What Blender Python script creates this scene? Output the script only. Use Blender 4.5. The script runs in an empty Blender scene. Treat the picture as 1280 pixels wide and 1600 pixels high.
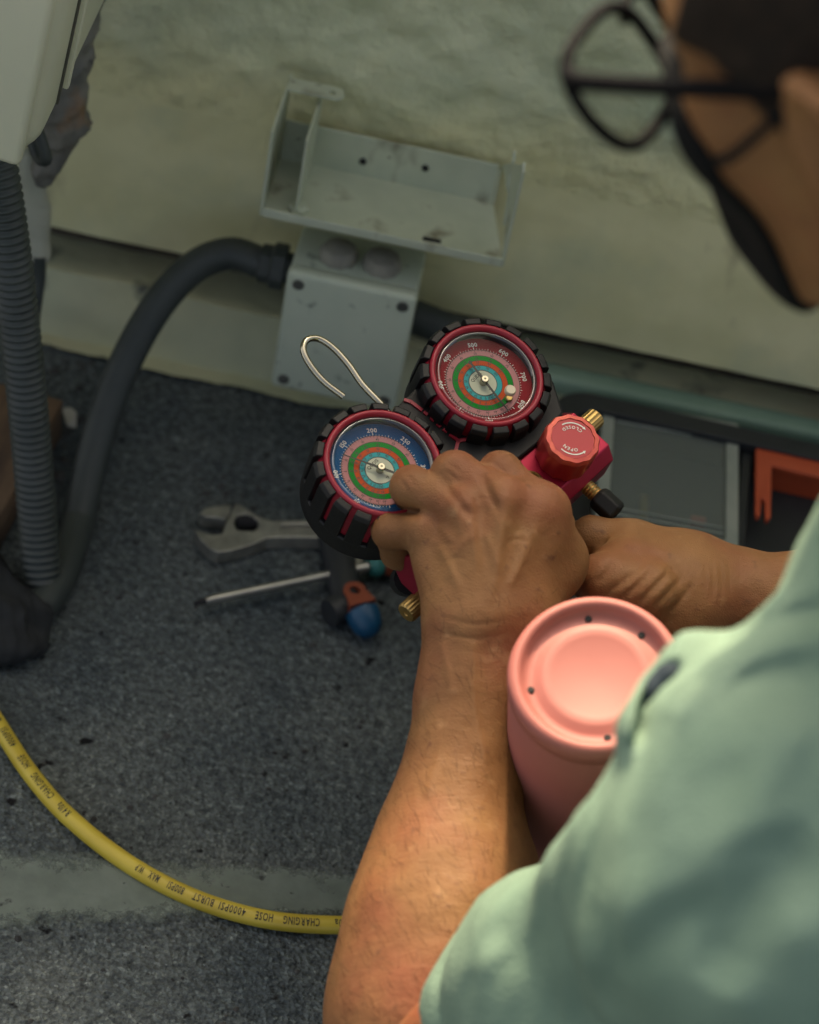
import bpy, bmesh, math, random
import numpy as np
from mathutils import Matrix, Vector
from mathutils.geometry import tessellate_polygon
from math import sin, cos, pi, radians, atan2, sqrt

random.seed(7)
rng = np.random.default_rng(7)
scene = bpy.context.scene
COL = scene.collection

# ------------------------------------------------------------------ camera
PITCH, ROLL, CAM_H, FPX = radians(42), radians(12), 1.286, 3764.0
cf = np.array([0, cos(PITCH), -sin(PITCH)])
_r0 = np.array([1.0, 0, 0]); _u0 = np.array([0, sin(PITCH), cos(PITCH)])
cr = cos(ROLL) * _r0 + sin(ROLL) * _u0
cu = -sin(ROLL) * _r0 + cos(ROLL) * _u0
CC = np.array([0, 0, CAM_H])
cam_data = bpy.data.cameras.new('camera')
cam = bpy.data.objects.new('camera', cam_data); COL.objects.link(cam)
M = Matrix.Identity(4)
for i in range(3):
    M[i][0], M[i][1], M[i][2], M[i][3] = cr[i], cu[i], -cf[i], CC[i]
cam.matrix_world = M
cam_data.sensor_fit = 'VERTICAL'; cam_data.sensor_height = 36.0; cam_data.sensor_width = 36.0
cam_data.lens = FPX / 1600 * 36.0
cam_data.clip_start = 0.02; cam_data.clip_end = 500
cam_data.dof.use_dof = True; cam_data.dof.focus_distance = 1.515; cam_data.dof.aperture_fstop = 5.0
scene.camera = cam

# ------------------------------------------------------------------ sky, sun, exposure
SUN_AZ, SUN_EL = radians(-18), radians(50)          # azimuth from +Y towards +X
world = bpy.data.worlds.new('World'); scene.world = world; world.use_nodes = True
nt = world.node_tree; nt.nodes.clear()
sky = nt.nodes.new('ShaderNodeTexSky'); sky.sky_type = 'NISHITA'; sky.sun_disc = False
sky.sun_elevation = SUN_EL; sky.sun_rotation = SUN_AZ
sky.air_density = 0.15; sky.dust_density = 4.0; sky.ozone_density = 0.0
bg = nt.nodes.new('ShaderNodeBackground'); bg.inputs['Strength'].default_value = 0.15
wo = nt.nodes.new('ShaderNodeOutputWorld')
tint = nt.nodes.new('ShaderNodeMix'); tint.data_type = 'RGBA'; tint.blend_type = 'MULTIPLY'; tint.inputs['Factor'].default_value = 1.0
tint.inputs[7].default_value = (1.0, 0.98, 0.82, 1)          # a hazy, slightly warm sky all over
nt.links.new(sky.outputs[0], tint.inputs[6]); nt.links.new(tint.outputs[2], bg.inputs['Color']); nt.links.new(bg.outputs[0], wo.inputs['Surface'])
sun_data = bpy.data.lights.new('sun', 'SUN'); sun_data.energy = 1.5; sun_data.angle = radians(2.5)
sun_data.color = (1.0, 0.79, 0.52)
sun = bpy.data.objects.new('sun', sun_data); COL.objects.link(sun)
sdir = Vector((sin(SUN_AZ) * cos(SUN_EL), cos(SUN_AZ) * cos(SUN_EL), sin(SUN_EL)))
sun.rotation_euler = sdir.to_track_quat('Z', 'Y').to_euler()
sun.location = (0, 3, 4)
scene.view_settings.view_transform = 'Standard'; scene.view_settings.look = 'None'
scene.view_settings.exposure = 2.4; scene.view_settings.gamma = 1.0
scene.cycles.use_denoising = True
scene.cycles.max_bounces = 8; scene.cycles.transparent_max_bounces = 12
scene.cycles.caustics_reflective = False; scene.cycles.caustics_refractive = False

# ------------------------------------------------------------------ placing helpers
def ray(x, y): return cf + (x - 640) / FPX * cr - (y - 800) / FPX * cu
def at(x, y, d): return CC + d * ray(x, y)
def at_z(x, y, z=0.0):
    q = ray(x, y); return CC + q * ((z - CC[2]) / q[2])
def at_y(x, y, Y):
    q = ray(x, y); return CC + q * (Y / q[1])
def on_plane(x, y, p0, n):
    q = ray(x, y); return CC + q * (np.dot(p0 - CC, n) / np.dot(q, n))
def V(*a): return np.array(a, float)
def unit(v): v = np.asarray(v, float); return v / np.linalg.norm(v)
def frame(o, x, y, z):
    m = Matrix.Identity(4)
    for i in range(3): m[i][0], m[i][1], m[i][2], m[i][3] = x[i], y[i], z[i], o[i]
    return m

# ------------------------------------------------------------------ materials
def srgb(r, g, b):
    f = lambda c: (c / 255 / 12.92) if c / 255 <= 0.04045 else ((c / 255 + 0.055) / 1.055) ** 2.4
    return (f(r), f(g), f(b))
def mat(name, col, col2=None, rough=0.6, metal=0.0, scale=40, detail=4, bump=0.0, bscale=200, bdist=0.001,
        sss=0.0, spec=0.5, lo=0.35, hi=0.65, coat=0.0, rough2=None, extra=None):
    m = bpy.data.materials.new(name); m.use_nodes = True
    t = m.node_tree; n = t.nodes; l = t.links
    p = n['Principled BSDF']
    p.inputs['Roughness'].default_value = rough; p.inputs['Metallic'].default_value = metal
    p.inputs['Specular IOR Level'].default_value = spec
    p.inputs['Coat Weight'].default_value = coat
    tc = n.new('ShaderNodeTexCoord')
    cur = None
    if col2 is None: p.inputs['Base Color'].default_value = (*col, 1)
    else:
        no = n.new('ShaderNodeTexNoise'); no.inputs['Scale'].default_value = scale; no.inputs['Detail'].default_value = detail
        l.new(tc.outputs['Object'], no.inputs['Vector'])
        cr_ = n.new('ShaderNodeValToRGB'); e = cr_.color_ramp.elements
        e[0].position, e[1].position = lo, hi; e[0].color, e[1].color = (*col, 1), (*col2, 1)
        l.new(no.outputs['Fac'], cr_.inputs['Fac']); cur = cr_.outputs['Color']
        if rough2 is not None:
            mr = n.new('ShaderNodeMapRange'); mr.inputs['To Min'].default_value = rough; mr.inputs['To Max'].default_value = rough2
            l.new(no.outputs['Fac'], mr.inputs['Value']); l.new(mr.outputs[0], p.inputs['Roughness'])
    if extra:                                   # layers of stains: (colour, scale, lo, hi, detail, stretch)
        if cur is None:
            rgb = n.new('ShaderNodeRGB'); rgb.outputs[0].default_value = (*col, 1); cur = rgb.outputs[0]
        for (ec, es, elo, ehi, ed, st) in extra:
            mp = n.new('ShaderNodeMapping'); mp.inputs['Scale'].default_value = st
            l.new(tc.outputs['Object'], mp.inputs['Vector'])
            no = n.new('ShaderNodeTexNoise'); no.inputs['Scale'].default_value = es; no.inputs['Detail'].default_value = ed
            l.new(mp.outputs[0], no.inputs['Vector'])
            rp = n.new('ShaderNodeMapRange'); rp.inputs['From Min'].default_value = elo; rp.inputs['From Max'].default_value = ehi
            l.new(no.outputs['Fac'], rp.inputs['Value'])
            mx = n.new('ShaderNodeMix'); mx.data_type = 'RGBA'
            l.new(rp.outputs[0], mx.inputs['Factor']); l.new(cur, mx.inputs[6]); mx.inputs[7].default_value = (*ec, 1)
            cur = mx.outputs[2]
    if cur is not None: l.new(cur, p.inputs['Base Color'])
    if bump > 0:
        nb = n.new('ShaderNodeTexNoise'); nb.inputs['Scale'].default_value = bscale; nb.inputs['Detail'].default_value = 5
        l.new(tc.outputs['Object'], nb.inputs['Vector'])
        b = n.new('ShaderNodeBump'); b.inputs['Strength'].default_value = bump; b.inputs['Distance'].default_value = bdist
        l.new(nb.outputs['Fac'], b.inputs['Height']); l.new(b.outputs[0], p.inputs['Normal'])
    if sss > 0:
        p.inputs['Subsurface Weight'].default_value = sss
        p.inputs['Subsurface Radius'].default_value = (1.0, 0.4, 0.2); p.inputs['Subsurface Scale'].default_value = 0.006
    return m
def glass_mat(name, tint=(1, 1, 1), gloss=0.006, rough=0.02, haze=0.0, haze_col=(.5, .5, .5)):
    m = bpy.data.materials.new(name); m.use_nodes = True; t = m.node_tree; n = t.nodes; l = t.links; n.clear()
    o = n.new('ShaderNodeOutputMaterial'); tr = n.new('ShaderNodeBsdfTransparent'); tr.inputs[0].default_value = (*tint, 1)
    g = n.new('ShaderNodeBsdfGlossy'); g.inputs['Roughness'].default_value = rough
    lw = n.new('ShaderNodeLayerWeight'); lw.inputs['Blend'].default_value = .5
    pw = n.new('ShaderNodeMath'); pw.operation = 'POWER'; pw.inputs[1].default_value = 5; l.new(lw.outputs['Facing'], pw.inputs[0])
    fa_ = n.new('ShaderNodeMath'); fa_.operation = 'MULTIPLY_ADD'; fa_.inputs[1].default_value = .9; fa_.inputs[2].default_value = gloss; l.new(pw.outputs[0], fa_.inputs[0])
    mx = n.new('ShaderNodeMixShader'); l.new(fa_.outputs[0], mx.inputs[0]); l.new(tr.outputs[0], mx.inputs[1]); l.new(g.outputs[0], mx.inputs[2])
    last = mx
    if haze > 0:
        d = n.new('ShaderNodeBsdfDiffuse'); d.inputs[0].default_value = (*haze_col, 1)
        m2 = n.new('ShaderNodeMixShader'); m2.inputs[0].default_value = haze
        l.new(mx.outputs[0], m2.inputs[1]); l.new(d.outputs[0], m2.inputs[2]); last = m2
    l.new(last.outputs[0], o.inputs[0])
    return m

# ------------------------------------------------------------------ mesh builder
class MB:
    def __init__(s): s.v = []; s.f = []
    def add(s, v, f, m=None):
        o = len(s.v)
        for p in v:
            if m is not None: q = m @ Vector(p); s.v.append((q.x, q.y, q.z))
            else: s.v.append((float(p[0]), float(p[1]), float(p[2])))
        for q in f: s.f.append(tuple(i + o for i in q))
        return s
    def box(s, c, size, bevel=0.0, seg=2, m=None):
        bm = bmesh.new(); bmesh.ops.create_cube(bm, size=1)
        for v in bm.verts: v.co = Vector((v.co.x * size[0] + c[0], v.co.y * size[1] + c[1], v.co.z * size[2] + c[2]))
        if bevel: bmesh.ops.bevel(bm, geom=bm.edges[:], offset=bevel, segments=seg, affect='EDGES', profile=0.5)
        bm.verts.index_update()
        s.add([v.co[:] for v in bm.verts], [[v.index for v in f.verts] for f in bm.faces], m); bm.free(); return s
    def lathe(s, prof, n=32, m=None, lobes=0, amp=0.0, a0=0.0, a1=2 * pi, cap=True):
        full = abs(a1 - a0 - 2 * pi) < 1e-6
        k = n if full else n + 1
        v = []; f = []
        for (r, z) in prof:
            for i in range(k):
                a = a0 + (a1 - a0) * i / n
                rr = r * (1 + amp * cos(lobes * a)) if lobes else r
                v.append((rr * cos(a), rr * sin(a), z))
        for j in range(len(prof) - 1):
            for i in range(n):
                i2 = (i + 1) % k
                f.append((j * k + i, j * k + i2, (j + 1) * k + i2, (j + 1) * k + i))
        if full and cap:
            if prof[0][0] > 1e-6: f.append(tuple(range(k - 1, -1, -1)))
            if prof[-1][0] > 1e-6: f.append(tuple((len(prof) - 1) * k + i for i in range(k)))
        return s.add(v, f, m)
    def ring(s, r0, r1, z0, z1, n=48, m=None):          # solid annulus
        v = []; f = []
        for (r, z) in ((r0, z0), (r1, z0), (r1, z1), (r0, z1)):
            for i in range(n): a = 2 * pi * i / n; v.append((r * cos(a), r * sin(a), z))
        for j in range(4):
            for i in range(n):
                i2 = (i + 1) % n; j2 = (j + 1) % 4
                f.append((j * n + i, j * n + i2, j2 * n + i2, j2 * n + i))
        return s.add(v, f, m)
    def tube(s, pts, rad, n=12, m=None, cap=True):
        P = np.asarray(pts, float); k = len(P)
        R = np.full(k, rad) if np.isscalar(rad) else np.asarray(rad, float)
        T = np.gradient(P, axis=0); T /= np.linalg.norm(T, axis=1)[:, None] + 1e-12
        a = np.array([0, 0, 1.0]) if abs(T[0][2]) < .9 else np.array([1.0, 0, 0])
        nn = unit(np.cross(T[0], a)); v = []; f = []
        for i in range(k):
            nn = unit(nn - T[i] * np.dot(nn, T[i])); b = np.cross(T[i], nn)
            for j in range(n):
                a = 2 * pi * j / n; v.append(P[i] + R[i] * (cos(a) * nn + sin(a) * b))
        for i in range(k - 1):
            for j in range(n):
                j2 = (j + 1) % n; f.append((i * n + j, i * n + j2, (i + 1) * n + j2, (i + 1) * n + j))
        if cap: f.append(tuple(range(n - 1, -1, -1))); f.append(tuple((k - 1) * n + j for j in range(n)))
        return s.add(v, f, m)
    def prism(s, poly, z0, z1, holes=(), m=None):
        loops = [[Vector((x, y, 0)) for x, y in lp] for lp in (poly, *holes)]
        tri = tessellate_polygon(loops)
        flat = [p for lp in loops for p in lp]; n = len(flat)
        v = [(p.x, p.y, z0) for p in flat] + [(p.x, p.y, z1) for p in flat]; f = []
        for t in tri:
            a, b, c = (flat[i] for i in t)
            ccw = (b.x - a.x) * (c.y - a.y) - (b.y - a.y) * (c.x - a.x) > 0
            t = tuple(t) if ccw else tuple(t)[::-1]
            f.append(tuple(i + n for i in t)); f.append(t[::-1])
        o = 0
        for li, lp in enumerate(loops):
            k = len(lp); area = sum(lp[i].x * lp[(i + 1) % k].y - lp[(i + 1) % k].x * lp[i].y for i in range(k))
            rev = (area > 0) == (li > 0)
            for i in range(k):
                a, b = o + i, o + (i + 1) % k
                f.append((b, a, a + n, b + n) if rev else (a, b, b + n, a + n))
            o += k
        return s.add(v, f, m)
    def obj(s, name, material, parent=None, smooth=True, angle=40, bevel=0):
        me = bpy.data.meshes.new(name); me.from_pydata(s.v, [], s.f); me.update()
        return link(name, me, material, parent, smooth, angle, bevel)
def link(name, me, material, parent=None, smooth=True, angle=40, bevel=0):
    o = bpy.data.objects.new(name, me); COL.objects.link(o)
    me.materials.append(material)
    if smooth:
        me.polygons.foreach_set('use_smooth', [True] * len(me.polygons))
        if angle < 180: me.set_sharp_from_angle(angle=radians(angle))
    if parent is not None: o.parent = parent
    if bevel:
        b = o.modifiers.new('bevel', 'BEVEL'); b.width = bevel; b.segments = 2; b.limit_method = 'ANGLE'
    return o
def tag(o, label=None, cat=None, group=None, kind=None):
    if label: o['label'] = label
    if cat: o['category'] = cat
    if group: o['group'] = group
    if kind: o['kind'] = kind
    return o
def thing(name, label, cat, m=None, loc=(0, 0, 0), group=None):
    o = bpy.data.objects.new(name, None); COL.objects.link(o); o.empty_display_size = .02
    o.matrix_world = m if m is not None else Matrix.Translation(Vector(loc))
    return tag(o, label, cat, group)
def smooth_path(pts, n=60):
    P = np.asarray(pts, float); k = len(P)
    t = np.r_[0, np.cumsum(np.linalg.norm(np.diff(P, axis=0), axis=1))]; t /= t[-1]
    Tn = np.zeros_like(P)
    for i in range(k):
        a, b = max(i - 1, 0), min(i + 1, k - 1); Tn[i] = (P[b] - P[a]) / (t[b] - t[a])
    out = []
    for s in np.linspace(0, 1, n):
        i = min(np.searchsorted(t, s, side='right') - 1, k - 2); h = t[i + 1] - t[i]; x = (s - t[i]) / h
        out.append((2 * x**3 - 3 * x**2 + 1) * P[i] + (x**3 - 2 * x**2 + x) * h * Tn[i] + (-2 * x**3 + 3 * x**2) * P[i + 1] + (x**3 - x**2) * h * Tn[i + 1])
    return np.array(out)
# glyphs from the built-in font, as flat meshes
_gl = {}
def glyph(ch):
    if ch not in _gl:
        c = bpy.data.curves.new('t', 'FONT'); c.body = ch; c.size = 1; c.resolution_u = 2; c.offset = .018
        o = bpy.data.objects.new('t', c); COL.objects.link(o)
        me = bpy.data.meshes.new_from_object(o.evaluated_get(bpy.context.evaluated_depsgraph_get()))
        v = [x.co[:] for x in me.vertices]; f = [list(p.vertices) for p in me.polygons]
        w = max([p[0] for p in v], default=.3) + .06
        bpy.data.objects.remove(o); bpy.data.curves.remove(c); bpy.data.meshes.remove(me)
        _gl[ch] = (v, f, w if v else .28)
    return _gl[ch]
def text_flat(mb, s, size, m, bold=0.0):                   # centred on x, baseline centred on y
    W = sum(glyph(c)[2] for c in s); x = -W / 2
    for c in s:
        v, f, w = glyph(c)
        mb.add([((p[0] + x) * size, (p[1] - .35) * size, 0) for p in v], f, m); x += w

# ------------------------------------------------------------------ implicit bodies: smooth unions of tapered limbs, meshed with surface nets
def smin(a, b, k):
    h = np.clip(.5 + .5 * (b - a) / k, 0, 1); return b + (a - b) * h - k * h * (1 - h)
def prim_d(p, P):
    if p[0] in ('c', '-c'):
        a, b, ra, rb = p[1:5]; ba = b - a
        t = np.clip(((P - a) @ ba) / max(ba @ ba, 1e-12), 0, 1)
        return np.linalg.norm(P - a - t[:, None] * ba, axis=1) - (ra + (rb - ra) * t)
    if p[0] in ('e', '-e'):
        c, A, r = p[1:4]; q = (P - c) @ A.T
        k0 = np.linalg.norm(q / r, axis=1) + 1e-9; k1 = np.linalg.norm(q / (r * r), axis=1) + 1e-9
        return k0 * (k0 - 1) / k1
    if p[0] in ('h', '-h'):                                # half space: inside where (P-c).n < 0
        return (P - p[1]) @ p[2]
    if p[0] == 'f': return p[1](P)
def sdf(prims, P):
    d = np.full(len(P), 1e3)
    for p in prims:
        q = prim_d(p, P); k = p[-1]
        if p[0][0] == '-': d = -smin(-d, q, k)             # carve
        elif p[0] == 'h' or p[0] == 'f': d = -smin(-d, -q, k)   # intersect
        else: d = smin(d, q, k)
    return d
def c(a, b, ra, rb=None, k=.01): return ('c', np.asarray(a, float), np.asarray(b, float), ra, ra if rb is None else rb, k)
def cut(a, b, ra, rb=None, k=.004): return ('-c', np.asarray(a, float), np.asarray(b, float), ra, ra if rb is None else rb, k)
def chain(pts, rad, k=.01): return [c(pts[i], pts[i + 1], rad[i], rad[i + 1], k) for i in range(len(pts) - 1)]
def ell(cn, r, A=None, k=.01): return ('e', np.asarray(cn, float), np.eye(3) if A is None else A, np.asarray(r, float), k)
def nets(prims, vox, pad=.012, relax=2, fn=None):
    lo = np.full(3, 1e9); hi = np.full(3, -1e9)
    for p in prims:
        if p[0] == 'c':
            r = max(p[3], p[4])
            for q in (p[1], p[2]): lo = np.minimum(lo, q - r); hi = np.maximum(hi, q + r)
        elif p[0] == 'e': lo = np.minimum(lo, p[1] - max(p[3])); hi = np.maximum(hi, p[1] + max(p[3]))
    lo -= pad; hi += pad; B = 4
    ev = (lambda P: sdf(prims, P)) if fn is None else (lambda P: fn(sdf(prims, P), P))
    nb = np.ceil((hi - lo) / (vox * B)).astype(int) + 1
    bi = np.stack(np.meshgrid(*[np.arange(k) for k in nb], indexing='ij'), -1).reshape(-1, 3)
    bd = ev(lo + (bi * B + (B - 1) / 2) * vox)
    act = np.abs(bd) < vox * B * 1.6
    D = np.repeat(np.repeat(np.repeat(bd.reshape(nb).astype(np.float32), B, 0), B, 1), B, 2)
    loc = np.stack(np.meshgrid(*[np.arange(B)] * 3, indexing='ij'), -1).reshape(-1, 3)
    gi = (bi[act][:, None, :] * B + loc[None]).reshape(-1, 3)
    D[gi[:, 0], gi[:, 1], gi[:, 2]] = ev(lo + gi * vox)
    S = D < 0
    cnt = np.zeros([k - 1 for k in D.shape], np.int8)
    offs = [(a, b, e) for a in (0, 1) for b in (0, 1) for e in (0, 1)]
    sh = D.shape
    for a, b, e in offs: cnt += S[a:sh[0] - 1 + a, b:sh[1] - 1 + b, e:sh[2] - 1 + e]
    ci = np.argwhere((cnt > 0) & (cnt < 8))
    idx = np.full(cnt.shape, -1, np.int32); idx[ci[:, 0], ci[:, 1], ci[:, 2]] = np.arange(len(ci))
    val = {o: D[ci[:, 0] + o[0], ci[:, 1] + o[1], ci[:, 2] + o[2]] for o in offs}
    acc = np.zeros((len(ci), 3)); num = np.zeros(len(ci))
    for o in offs:
        for ax in range(3):
            if o[ax] == 0:
                o2 = list(o); o2[ax] = 1; a, b = val[o], val[tuple(o2)]
                x = (a < 0) != (b < 0); t = np.where(x, a / np.where(x, a - b, 1), 0)
                p = np.array(o, float)[None] + t[:, None] * np.eye(3)[ax][None]
                acc += np.where(x[:, None], p, 0); num += x
    Vt = lo + (ci + acc / num[:, None]) * vox
    F = []
    for ax in range(3):
        u_, v_ = (ax + 1) % 3, (ax + 2) % 3
        s0 = [slice(1, -1)] * 3; s0[ax] = slice(0, -1); s1 = list(s0); s1[ax] = slice(1, None)
        A, Bs = S[tuple(s0)], S[tuple(s1)]
        e = np.argwhere(A != Bs); inside = A[e[:, 0], e[:, 1], e[:, 2]]
        off = np.ones(3, int); off[ax] = 0; e = e + off
        q = []
        for du, dv in ((-1, -1), (0, -1), (0, 0), (-1, 0)):
            w = e.copy(); w[:, u_] += du; w[:, v_] += dv; q.append(idx[w[:, 0], w[:, 1], w[:, 2]])
        q = np.stack(q, 1); q[~inside] = q[~inside][:, ::-1]; F.append(q)
    F = np.concatenate(F); F = F[(F >= 0).all(1)]
    for _ in range(relax):
        a = np.concatenate([F[:, i] for i in range(4)]); b = np.concatenate([F[:, (i + 1) % 4] for i in range(4)])
        n = np.bincount(a, minlength=len(Vt)) + np.bincount(b, minlength=len(Vt)); n = np.maximum(n, 1)
        s = np.stack([np.bincount(a, Vt[b, i], len(Vt)) + np.bincount(b, Vt[a, i], len(Vt)) for i in range(3)], 1)
        Vt = Vt * .5 + .5 * s / n[:, None]
    return Vt, F
def net_mesh(name, parts):
    v = []; f = []; o = 0
    for (a, b) in parts: v.append(a); f.append(b + o); o += len(a)
    v = np.concatenate(v); f = np.concatenate(f)
    me = bpy.data.meshes.new(name)
    me.vertices.add(len(v)); me.vertices.foreach_set('co', v.astype(np.float32).ravel())
    me.loops.add(f.size); me.loops.foreach_set('vertex_index', f.astype(np.int32).ravel())
    me.polygons.add(len(f)); me.polygons.foreach_set('loop_start', np.arange(0, f.size, 4, dtype=np.int32))
    me.update(calc_edges=True); me.validate()
    return me
def wobble(P, s, amp, seed=0):                             # cheap smooth 3-D noise
    r = np.random.default_rng(seed); d = np.zeros(len(P))
    for i in range(6):
        w = r.normal(size=3) * s * (1 + .35 * i); d += np.sin(P @ w + r.uniform(0, 6.28)) / (1 + .35 * i)
    return d * amp / 3

#==SETTING==
# ------------------------------------------------------------------ the setting: roof floor and parapet wall
def floor_material():
    m = bpy.data.materials.new('roof_felt'); m.use_nodes = True; t = m.node_tree; n = t.nodes; l = t.links; p = n['Principled BSDF']
    p.inputs['Roughness'].default_value = .9; p.inputs['Specular IOR Level'].default_value = .2
    tc = n.new('ShaderNodeTexCoord')
    vo = n.new('ShaderNodeTexVoronoi'); vo.inputs['Scale'].default_value = 320; l.new(tc.outputs['Object'], vo.inputs['Vector'])
    n1 = n.new('ShaderNodeTexNoise'); n1.inputs['Scale'].default_value = 150; n1.inputs['Detail'].default_value = 6; n1.inputs['Roughness'].default_value = .7
    n2 = n.new('ShaderNodeTexNoise'); n2.inputs['Scale'].default_value = 9; n2.inputs['Detail'].default_value = 6
    n3 = n.new('ShaderNodeTexNoise'); n3.inputs['Scale'].default_value = 60; n3.inputs['Detail'].default_value = 3
    for q in (n1, n2, n3): l.new(tc.outputs['Object'], q.inputs['Vector'])
    r1 = n.new('ShaderNodeValToRGB'); e = r1.color_ramp.elements
    e[0].position, e[1].position = .32, .68; e[0].color = (.048, .056, .059, 1); e[1].color = (.195, .228, .231, 1)
    l.new(n1.outputs['Fac'], r1.inputs['Fac'])
    r2 = n.new('ShaderNodeValToRGB'); e = r2.color_ramp.elements; e[0].position, e[1].position = .3, .7
    e[0].color = (.62, .66, .70, 1); e[1].color = (1.25, 1.20, 1.12, 1); l.new(n2.outputs['Fac'], r2.inputs['Fac'])
    mx = n.new('ShaderNodeMix'); mx.data_type = 'RGBA'; mx.blend_type = 'MULTIPLY'; mx.inputs['Factor'].default_value = 1
    l.new(r1.outputs[0], mx.inputs[6]); l.new(r2.outputs[0], mx.inputs[7])
    r3 = n.new('ShaderNodeMapRange'); r3.inputs['From Min'].default_value = .66; r3.inputs['From Max'].default_value = .72; l.new(n3.outputs['Fac'], r3.inputs['Value'])
    m2 = n.new('ShaderNodeMix'); m2.data_type = 'RGBA'; l.new(r3.outputs[0], m2.inputs['Factor']); l.new(mx.outputs[2], m2.inputs[6]); m2.inputs[7].default_value = (.012, .012, .013, 1)
    vc = n.new('ShaderNodeTexVoronoi'); vc.inputs['Scale'].default_value = 430; l.new(tc.outputs['Object'], vc.inputs['Vector'])
    sp = n.new('ShaderNodeSeparateColor'); l.new(vc.outputs['Color'], sp.inputs[0])
    gr_ = n.new('ShaderNodeValToRGB'); e = gr_.color_ramp.elements; e[0].position, e[1].position = 0, 1; e[0].color = (.82, .82, .84, 1); e[1].color = (1.7, 1.7, 1.65, 1)
    e2 = gr_.color_ramp.elements.new(.8); e2.color = (1.05, 1.05, 1.05, 1); l.new(sp.outputs[0], gr_.inputs['Fac'])
    m3 = n.new('ShaderNodeMix'); m3.data_type = 'RGBA'; m3.blend_type = 'MULTIPLY'; m3.inputs['Factor'].default_value = 1; l.new(m2.outputs[2], m3.inputs[6]); l.new(gr_.outputs[0], m3.inputs[7])
    l.new(m3.outputs[2], p.inputs['Base Color'])
    ad = n.new('ShaderNodeMath'); ad.operation = 'ADD'; l.new(vo.outputs['Distance'], ad.inputs[0]); l.new(n1.outputs['Fac'], ad.inputs[1])
    b = n.new('ShaderNodeBump'); b.inputs['Strength'].default_value = 1.0; b.inputs['Distance'].default_value = .004
    l.new(ad.outputs[0], b.inputs['Height']); l.new(b.outputs[0], p.inputs['Normal'])
    return m
M_floor = floor_material()
fl = MB(); R = 60
fl.add([(-R, -R, 0), (R, -R, 0), (R, R, 0), (-R, R, 0)], [(0, 1, 2, 3)])
floor = tag(fl.obj('floor', M_floor, smooth=False), kind='structure')
M_worn = mat('worn_green_paint', (.16, .195, .165), (.21, .25, .215), rough=.85, scale=70, bump=.5, bscale=160, bdist=.002,
             extra=[((.03, .033, .033), 50, .68, .73, 4, (1, 1, 1))])
def worn_edges(m):                      # paint worn away towards the edges of the stripe
    t = m.node_tree; n = t.nodes; l = t.links; p = n['Principled BSDF']; o = n['Material Output']
    at_ = n.new('ShaderNodeAttribute'); at_.attribute_name = 'edge'; tc = n.new('ShaderNodeTexCoord')
    no = n.new('ShaderNodeTexNoise'); no.inputs['Scale'].default_value = 75; no.inputs['Detail'].default_value = 8; no.inputs['Roughness'].default_value = .7; l.new(tc.outputs['Object'], no.inputs['Vector'])
    a = n.new('ShaderNodeMath'); a.operation = 'MULTIPLY_ADD'; a.inputs[1].default_value = 2.6; l.new(no.outputs['Fac'], a.inputs[0]); a.inputs[2].default_value = .30
    s_ = n.new('ShaderNodeMath'); s_.operation = 'SUBTRACT'; l.new(a.outputs[0], s_.inputs[0]); l.new(at_.outputs['Fac'], s_.inputs[1])
    r_ = n.new('ShaderNodeMapRange'); r_.inputs['From Min'].default_value = .60; r_.inputs['From Max'].default_value = 1.35; r_.inputs['To Max'].default_value = .72; l.new(s_.outputs[0], r_.inputs['Value'])
    tr = n.new('ShaderNodeBsdfTransparent'); mx = n.new('ShaderNodeMixShader'); l.new(r_.outputs[0], mx.inputs[0]); l.new(tr.outputs[0], mx.inputs[1]); l.new(p.outputs[0], mx.inputs[2]); l.new(mx.outputs[0], o.inputs['Surface'])
worn_edges(M_worn)
def band(top, bot, z, n=120):
    A = smooth_path([at_z(x, y, z) for x, y in top], n); Bp = smooth_path([at_z(x, y, z) for x, y in bot], n); rows = [A, A * .7 + Bp * .3, A * .3 + Bp * .7, Bp]
    mb = MB(); mb.add([p for r_ in rows for p in r_], [(j * n + i, (j + 1) * n + i, (j + 1) * n + i + 1, j * n + i + 1) for j in range(3) for i in range(n - 1)])
    o = mb.obj('painted_stripe', M_worn, floor, smooth=False)
    e = o.data.attributes.new('edge', 'FLOAT', 'POINT'); e.data.foreach_set('value', [1.0] * n + [0.0] * (2 * n) + [1.0] * n)
band([(-400, 1255), (-100, 1312), (200, 1336), (560, 1366), (1000, 1430), (1700, 1530)],
     [(-400, 1415), (-100, 1452), (150, 1448), (560, 1434), (1000, 1490), (1700, 1600)], .004)

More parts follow.
